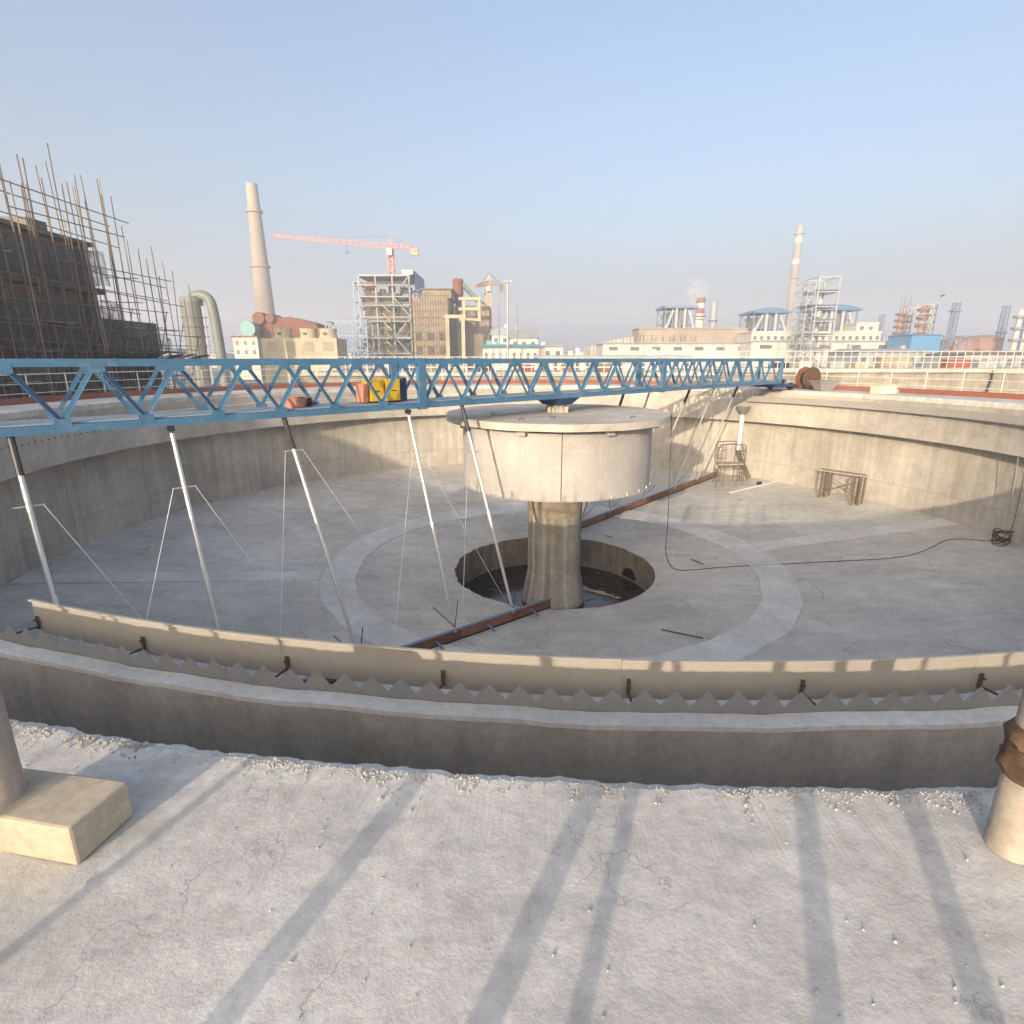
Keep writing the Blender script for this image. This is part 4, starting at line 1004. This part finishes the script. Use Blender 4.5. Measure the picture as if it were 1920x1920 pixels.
# precipitators
def esp(px0, px1, py_roof, py_base, Y, label, roof=True):
    x0, x1, y0, y1, z0, zt = pxbox(px0, px1, py_roof, Y, 14, 610); zb_ = at(px0, py_base, Y).z; W = x1-x0
    e = thing('precipitator', label, 'precipitator', (x0, Y, 0), 'steel precipitators above the white halls')
    lattice(MB(), x0, x1, y0, y1, 0, zt-1, 4, .22, True, 4).build('frame', m_bsteel, e)
    MB().box(x0+W*.18, x1-W*.18, y0+1.5, y1, zb_+1, zt-2.5).build('casing', m_scrub, e)
    for t in (.36, .64): MB().box(x0+W*t-.55, x0+W*t+.55, y0-1.0, y0-.3, 0, zt-.6).build('leg', m_wsteel, e)
    for sg, t in ((-1, .24), (1, .76)):
        MB().bar((x0+W*t, y0-.7, zt-2.), (x0+W*(t+sg*.18), y0-.7, zb_+1.), .7, .9).build('raking_leg', m_wsteel, e)
        MB().tube((x0+W*(t+sg*.2), y0-.7, zb_-3), (x0+W*(t+sg*.2), y0-.7, zb_+1.2), .9, n=12).build('hopper', m_wsteel, e, True)
    b = MB(); n = 10; pr = []
    for i in range(n+1):
        t = i/n; pr.append((x0-W*.06+W*1.12*t, zt-.6+(1.7*math.sin(t*PI) if roof else .6)))
    for i in range(n):
        (xa, za), (xb, zb2) = pr[i], pr[i+1]
        b.hexa([(xa, y0-2, zt-1.1), (xb, y0-2, zt-1.1), (xb, y1+1, zt-1.1), (xa, y1+1, zt-1.1), (xa, y0-2, za), (xb, y0-2, zb2), (xb, y1+1, zb2), (xa, y1+1, za)])
    b.build('roof', m_roofb if roof else m_bsteel, e)
esp(1246, 1302, 573, 617, 262, 'flat topped steel precipitator left of the striped stack', False)
esp(1412, 1474, 582, 622, 245, 'blue roofed precipitator left of the slender chimney')
esp(1527, 1604, 577, 622, 245, 'blue roofed precipitator behind the white lattice tower')
# striped stack, smoke, grey stack
Y = 300.; p = at(1311, 605, Y); zt = at(1316, 558, Y).z; zb_ = p.z-6
st = thing('striped_stack', 'red and white banded stack puffing white smoke', 'stack', (p.x, Y, 0))
MB().lathe([(2.2, 0), (2.2, zb_), (2.0, zt), (1.7, zt)], c=(p.x, Y), n=24).build('flue', m_white, st, True)
for k in range(4):
    z = zt-2.6-k*5.0; MB().lathe([(2.1+.02, z-.0), (2.12, z+2.5)], c=(p.x, Y), n=24).build('red_band', m_red, st, True)
for k in range(2): MB().lathe([(2.1, zt-9-k*7), (3.0, zt-9-k*7), (3.0, zt-8.7-k*7), (2.1, zt-8.7-k*7)], c=(p.x, Y), n=24).build('gallery', m_dark, st)
sm = MB(); rs = random.Random(2)
sc0 = at(1306, 547, Y); r_ = 6.0
for i in range(13):
    ph_ = PI*i/12
    for j in range(20):
        t = 2*PI*j/20; rr = r_*(1+.22*math.sin(3*t+i*.9)+.15*math.sin(5*t-i*1.3))
        sm.v.append(sc0+Vector((math.sin(ph_)*math.cos(t)*rr, math.sin(ph_)*math.sin(t)*rr*.7, math.cos(ph_)*rr*1.15)))
for i in range(12):
    for j in range(20): sm.f.append((i*20+j, (i+1)*20+j, (i+1)*20+(j+1) % 20, i*20+(j+1) % 20))
mv = bpy.data.materials.new('steam'); mv.use_nodes = True; nt = mv.node_tree; nt.nodes.clear()
o_ = nt.nodes.new('ShaderNodeOutputMaterial'); pv = nt.nodes.new('ShaderNodeVolumePrincipled'); pv.inputs['Color'].default_value = (.95, .95, .95, 1); pv.inputs['Anisotropy'].default_value = 0.0
nz = nt.nodes.new('ShaderNodeTexNoise'); nz.inputs['Scale'].default_value = .25; tcn = nt.nodes.new('ShaderNodeTexCoord'); nt.links.new(tcn.outputs['Object'], nz.inputs['Vector'])
vr = nt.nodes.new('ShaderNodeMapRange'); vr.inputs[1].default_value = .42; vr.inputs[2].default_value = .7; vr.inputs[3].default_value = 0; vr.inputs[4].default_value = .16
nt.links.new(nz.outputs['Fac'], vr.inputs[0]); nt.links.new(vr.outputs[0], pv.inputs['Density']); nt.links.new(pv.outputs[0], o_.inputs['Volume'])
tag(sm.build('smoke', mv, smooth=True), 'small white puff of steam above the striped stack', 'smoke', kind='stuff')
p = at(1337, 600, Y); zt = at(1339, 567, Y).z
gs = thing('grey_stack', 'plain dark grey stack right of the striped stack', 'stack', (p.x, Y, 0))
MB().lathe([(1.7, 0), (1.6, zt), (1.3, zt)], c=(p.x, Y), n=20).build('flue', m_gshed, gs, True)
MB().lathe([(1.6, zt-9), (2.4, zt-9), (2.4, zt-8.6), (1.6, zt-8.6)], c=(p.x, Y), n=20).build('gallery', m_dark, gs)
# white lattice tower
Y = 185.; x0, x1, y0, y1, z0, zt = pxbox(1528, 1566, 519, Y, 9, 590)
wl = thing('lattice_tower', 'tall open white steel tower with several platforms', 'tower', (x0, Y, 0))
lattice(MB(), x0, x1, y0, y1, 0, zt, 7, .2, False).build('frame', m_wsteel, wl)
lattice(MB(), x0-2.6, x0-.4, y0+1, y1, 0, zt-1.5, 11, .11, True).build('stair_tower', m_wsteel, wl)
for k in range(1, 7):
    z = zt*k/7; MB().box(x0-(1.8 if k % 2 else .3), x1+.3, y0-.3, y1+.3, z+.4, z+.65).build('platform', m_steel, wl)
    b = MB()
    for h in (.6, 1.1): b.bar((x0, y0-.3, z+h+.6), (x1, y0-.3, z+h+.6), .1, .1)
    b.build('handrail', m_wsteel, wl)
MB().tube(((x0+x1)/2, y0+4, zt*.62), ((x0+x1)/2, y0+4, zt*.8), 1.0, n=14).build('hopper', m_wsteel, wl, True)
# columns at far right
def column(px, pyb, pyt, w, Y, m, label, platforms=6, spikes=0, grp='process columns at the right'):
    p = at(px, pyb, Y); zt = at(px, pyt, Y).z; r = w/2*Y/1110.
    c = thing('process_column', label, 'column', (p.x, Y, 0), grp)
    MB().lathe([(r, 0), (r, zt-1), (r*.7, zt), (0, zt+.2)], c=(p.x, Y), n=20).build('shell', m, c, True)
    for k in range(platforms):
        z = zt*(.3+.7*k/platforms)+1; MB().lathe([(r, z), (r+1.1, z), (r+1.1, z+.9), (r, z+.25)], c=(p.x, Y), n=12).build('platform', m_rust if m is m_brown else m_steel, c)
    MB().bar((p.x+r+.6, Y-1, 0), (p.x+r+.6, Y-1, zt), .5, .15).build('ladder', m_bsteel, c)
    for k in range(spikes): MB().tube((p.x+(k-.5)*r*1.3, Y, zt-1), (p.x+(k-.5)*r*1.3, Y, zt+5+2*k), .18, .05, n=6).build('vent', m_rust, c)
column(1681, 640, 585, 8, 240, m_brown, 'reddish brown process column with spiky vents', 7, 2)
column(1692, 640, 588, 8, 246, m_brown, 'shorter brown process column behind the spiky one', 7, 2)
column(1722, 635, 573, 10, 236, m_brown, 'thick brown lagged column left of a pale twin', 6)
column(1735, 635, 570, 10, 236, m_cream, 'pale cream lagged column ringed by platforms', 7)
lattice_m = MB(); x0, x1, y0, y1, z0, zt = pxbox(1712, 1745, 572, 234, 7, 610); lattice(lattice_m, x0, x1, y0, y1, 0, zt, 8, .14)
tag(lattice_m.build('column_frame', m_wsteel), 'pale steel frame standing round the twin lagged columns', 'frame')
x0, x1, y0, y1, z0, zt = pxbox(1786, 1794, 568, 230, 2, 610)
tag(lattice(MB(), x0, x1, y0, y1, 0, zt, 14, .14).box(x0-1, x1+1, y0-.5, y1+.5, zt-3, zt-2.6).box(x0-1.3, x1+1.6, y0-.5, y1+.5, zt-14, zt-13.6).build('flare_tower', m_bsteel), 'dark lattice flare tower right of the blue shed', 'tower')
x0, x1, y0, y1, z0, zt = pxbox(1880, 1888, 573, 240, 2, 610)
tag(lattice(MB(), x0, x1, y0, y1, 0, zt, 14, .14).box(x0-.8, x1+.8, y0-.5, y1+.5, zt*.6, zt*.6+.4).build('flare_tower', m_bsteel), 'dark lattice flare tower beside the white columns', 'tower')
x0, x1, y0, y1, z0, zt = pxbox(1650, 1656, 590, 280, 2, 620)
tag(lattice(MB(), x0, x1, y0, y1, 0, zt, 12, .12).box(x0-.8, x1+.8, y0-.5, y1+.5, zt*.7, zt*.7+.4).build('flare_tower', m_bsteel), 'thin dark lattice tower behind the white stair block', 'tower')
column(1902, 640, 580, 9, 220, m_white, 'bright white process column near the right edge', 4)
column(1916, 640, 580, 9, 220, m_white, 'bright white process column cut by the right edge', 4)
shed(1707, 1762, 628, 625, 190, 12, m_bbuild, m_bbuild, 'bright blue clad shed below the brown columns', wins=0)
lattice(MB(), *[f(at(1760, 650, 192).x, at(1800, 650, 192).x) for f in (min, max)], 192, 197, 0, at(1780, 625, 192).z, 3, .15, True, 4)
b = MB(); x0, x1, y0, y1, z0, zt = pxbox(1752, 1812, 630, 200, 6, 650)
tag(lattice(b, x0, x1, y0, y1, 0, zt, 3, .16, True, 4).build('pipe_rack', m_bsteel), 'blue grey pipe rack right of the blue shed', 'pipe rack')
for (px0, px1, py, Y, lab) in ((1788, 1850, 634, 210, 'brown storage tank with flat dome beside the pipe rack'), (1832, 1898, 630, 235, 'larger brown storage tank behind the first brown tank')):
    x0, x1, _, _, _, zt = pxbox(px0, px1, py, Y, 0, 650); r = (x1-x0)/2; c = ((x0+x1)/2, Y+r)
    tk = thing('storage_tank', lab, 'tank', (c[0], c[1], 0), 'brown storage tanks')
    MB().lathe([(r, 0), (r, zt-.8), (r+.2, zt-.8), (r+.2, zt-.5)], c=c, n=40).build('shell', m_btank, tk, True)
    MB().lathe([(r+.15, zt-.5), (r*.5, zt+.4), (0, zt+.7)], c=c, n=40).build('roof', m_btank, tk, True)
shed(1612, 1745, 660, 653, 140, 14, m_gshed, m_gshed, 'wide low grey sheet shed behind the right railing', wins=6)
shed(1815, 1960, 664, 660, 120, 12, m_gshed, m_btank, 'low grey shed with brown roof by the right edge', wins=6)
# far band of plant buildings closing the gaps
rb = random.Random(21); mats = [m_tan, m_gshed, m_white, m_shed, m_brown]; nmz = ['tan', 'grey', 'white', 'pale green', 'brown']
k = 0
for px in range(-60, 1990, 95):
    i = rb.randrange(5); w_ = rb.randint(50, 100); py = rb.randint(655, 664)
    side = ['far left of the plant', 'behind the scaffolded building', 'below the left chimney', 'behind the boiler frame', 'behind the lamp mast', 'behind the bridge end', 'beyond the white halls', 'below the brown columns'][min(7, max(0, int((px+60)/256)))]
    if (px // 95) % 3 == 0: side += ', wider roof'
    elif (px // 95) % 3 == 1: side += ', lower roof'
    shed(px, px+w_, py+2, py, 380+rb.randint(0, 90), 20, mats[i], m_gshed, 'distant %s shed %s' % (nmz[i], side), wins=5, grp='distant sheds on the horizon')
# the bird
p = at(1767, 555, 60); b = MB()
b.tube(p-Vector((.16,0,.05)), p+Vector((.16,0,.05)), .05, .02, n=8); b.quad(p+Vector((-.05,0,.02)), p+Vector((.06,0,.02)), p+Vector((.12,.3,.16)), p+Vector((.0,.32,.15)))
b.quad(p+Vector((-.05,0,.02)), p+Vector((.06,0,.02)), p+Vector((.12,-.3,.16)), p+Vector((.0,-.32,.15)))
tag(b.build('bird', m_black), 'small black bird flying against the pale sky at right', 'bird')

# ------------------------------------------------------------------ haze, sky, sun, camera
HAZE = .0012
if HAZE > 0:
    mh = bpy.data.materials.new('haze air'); mh.use_nodes = True; nt = mh.node_tree; nt.nodes.clear()
    o_ = nt.nodes.new('ShaderNodeOutputMaterial'); pv = nt.nodes.new('ShaderNodeVolumePrincipled')
    pv.inputs['Color'].default_value = (.82, .87, 1., 1); pv.inputs['Density'].default_value = HAZE; pv.inputs['Anisotropy'].default_value = .1
    nt.links.new(pv.outputs[0], o_.inputs['Volume'])
    tag(MB().box(-1450, 1450, -1450, 1480, -5, 112).build('haze', mh), kind='stuff')
w = bpy.data.worlds.new('World'); S.world = w; w.use_nodes = True; nt = w.node_tree
sky = nt.nodes.new('ShaderNodeTexSky'); sky.sky_type = 'NISHITA'; sky.sun_disc = False
sky.sun_elevation = EL; sky.sun_rotation = PI+AZ; sky.altitude = 0; sky.air_density = 1.0; sky.dust_density = 8.; sky.ozone_density = 1.9
bg = nt.nodes['Background']; nt.links.new(sky.outputs[0], bg.inputs['Color']); bg.inputs['Strength'].default_value = .15
L = Vector((math.sin(AZ)*math.cos(EL), math.cos(AZ)*math.cos(EL), -math.sin(EL)))
sl = bpy.data.lights.new('sun', 'SUN'); sl.energy = 3.2; sl.angle = rad(.5); sl.color = (1., .83, .62)
so = bpy.data.objects.new('sun', sl); COL.objects.link(so); so.rotation_mode = 'QUATERNION'; so.rotation_quaternion = (-L).to_track_quat('Z', 'Y'); so.location = (-40, -60, 60)
cam = bpy.data.cameras.new('camera'); cam.sensor_width = 36; cam.lens = 36*F/1920; cam.clip_start = .05; cam.clip_end = 6000
co = bpy.data.objects.new('camera', cam); COL.objects.link(co); co.location = (0, 0, E); co.rotation_euler = (PI/2-TH, 0, 0)
S.camera = co
S.view_settings.view_transform = 'Standard'; S.view_settings.look = 'None'; S.view_settings.gamma = 1; S.view_settings.exposure = 1.26
S.render.engine = 'CYCLES'; S.cycles.volume_bounces = 2; S.cycles.max_bounces = 6; S.cycles.volume_max_steps = 64
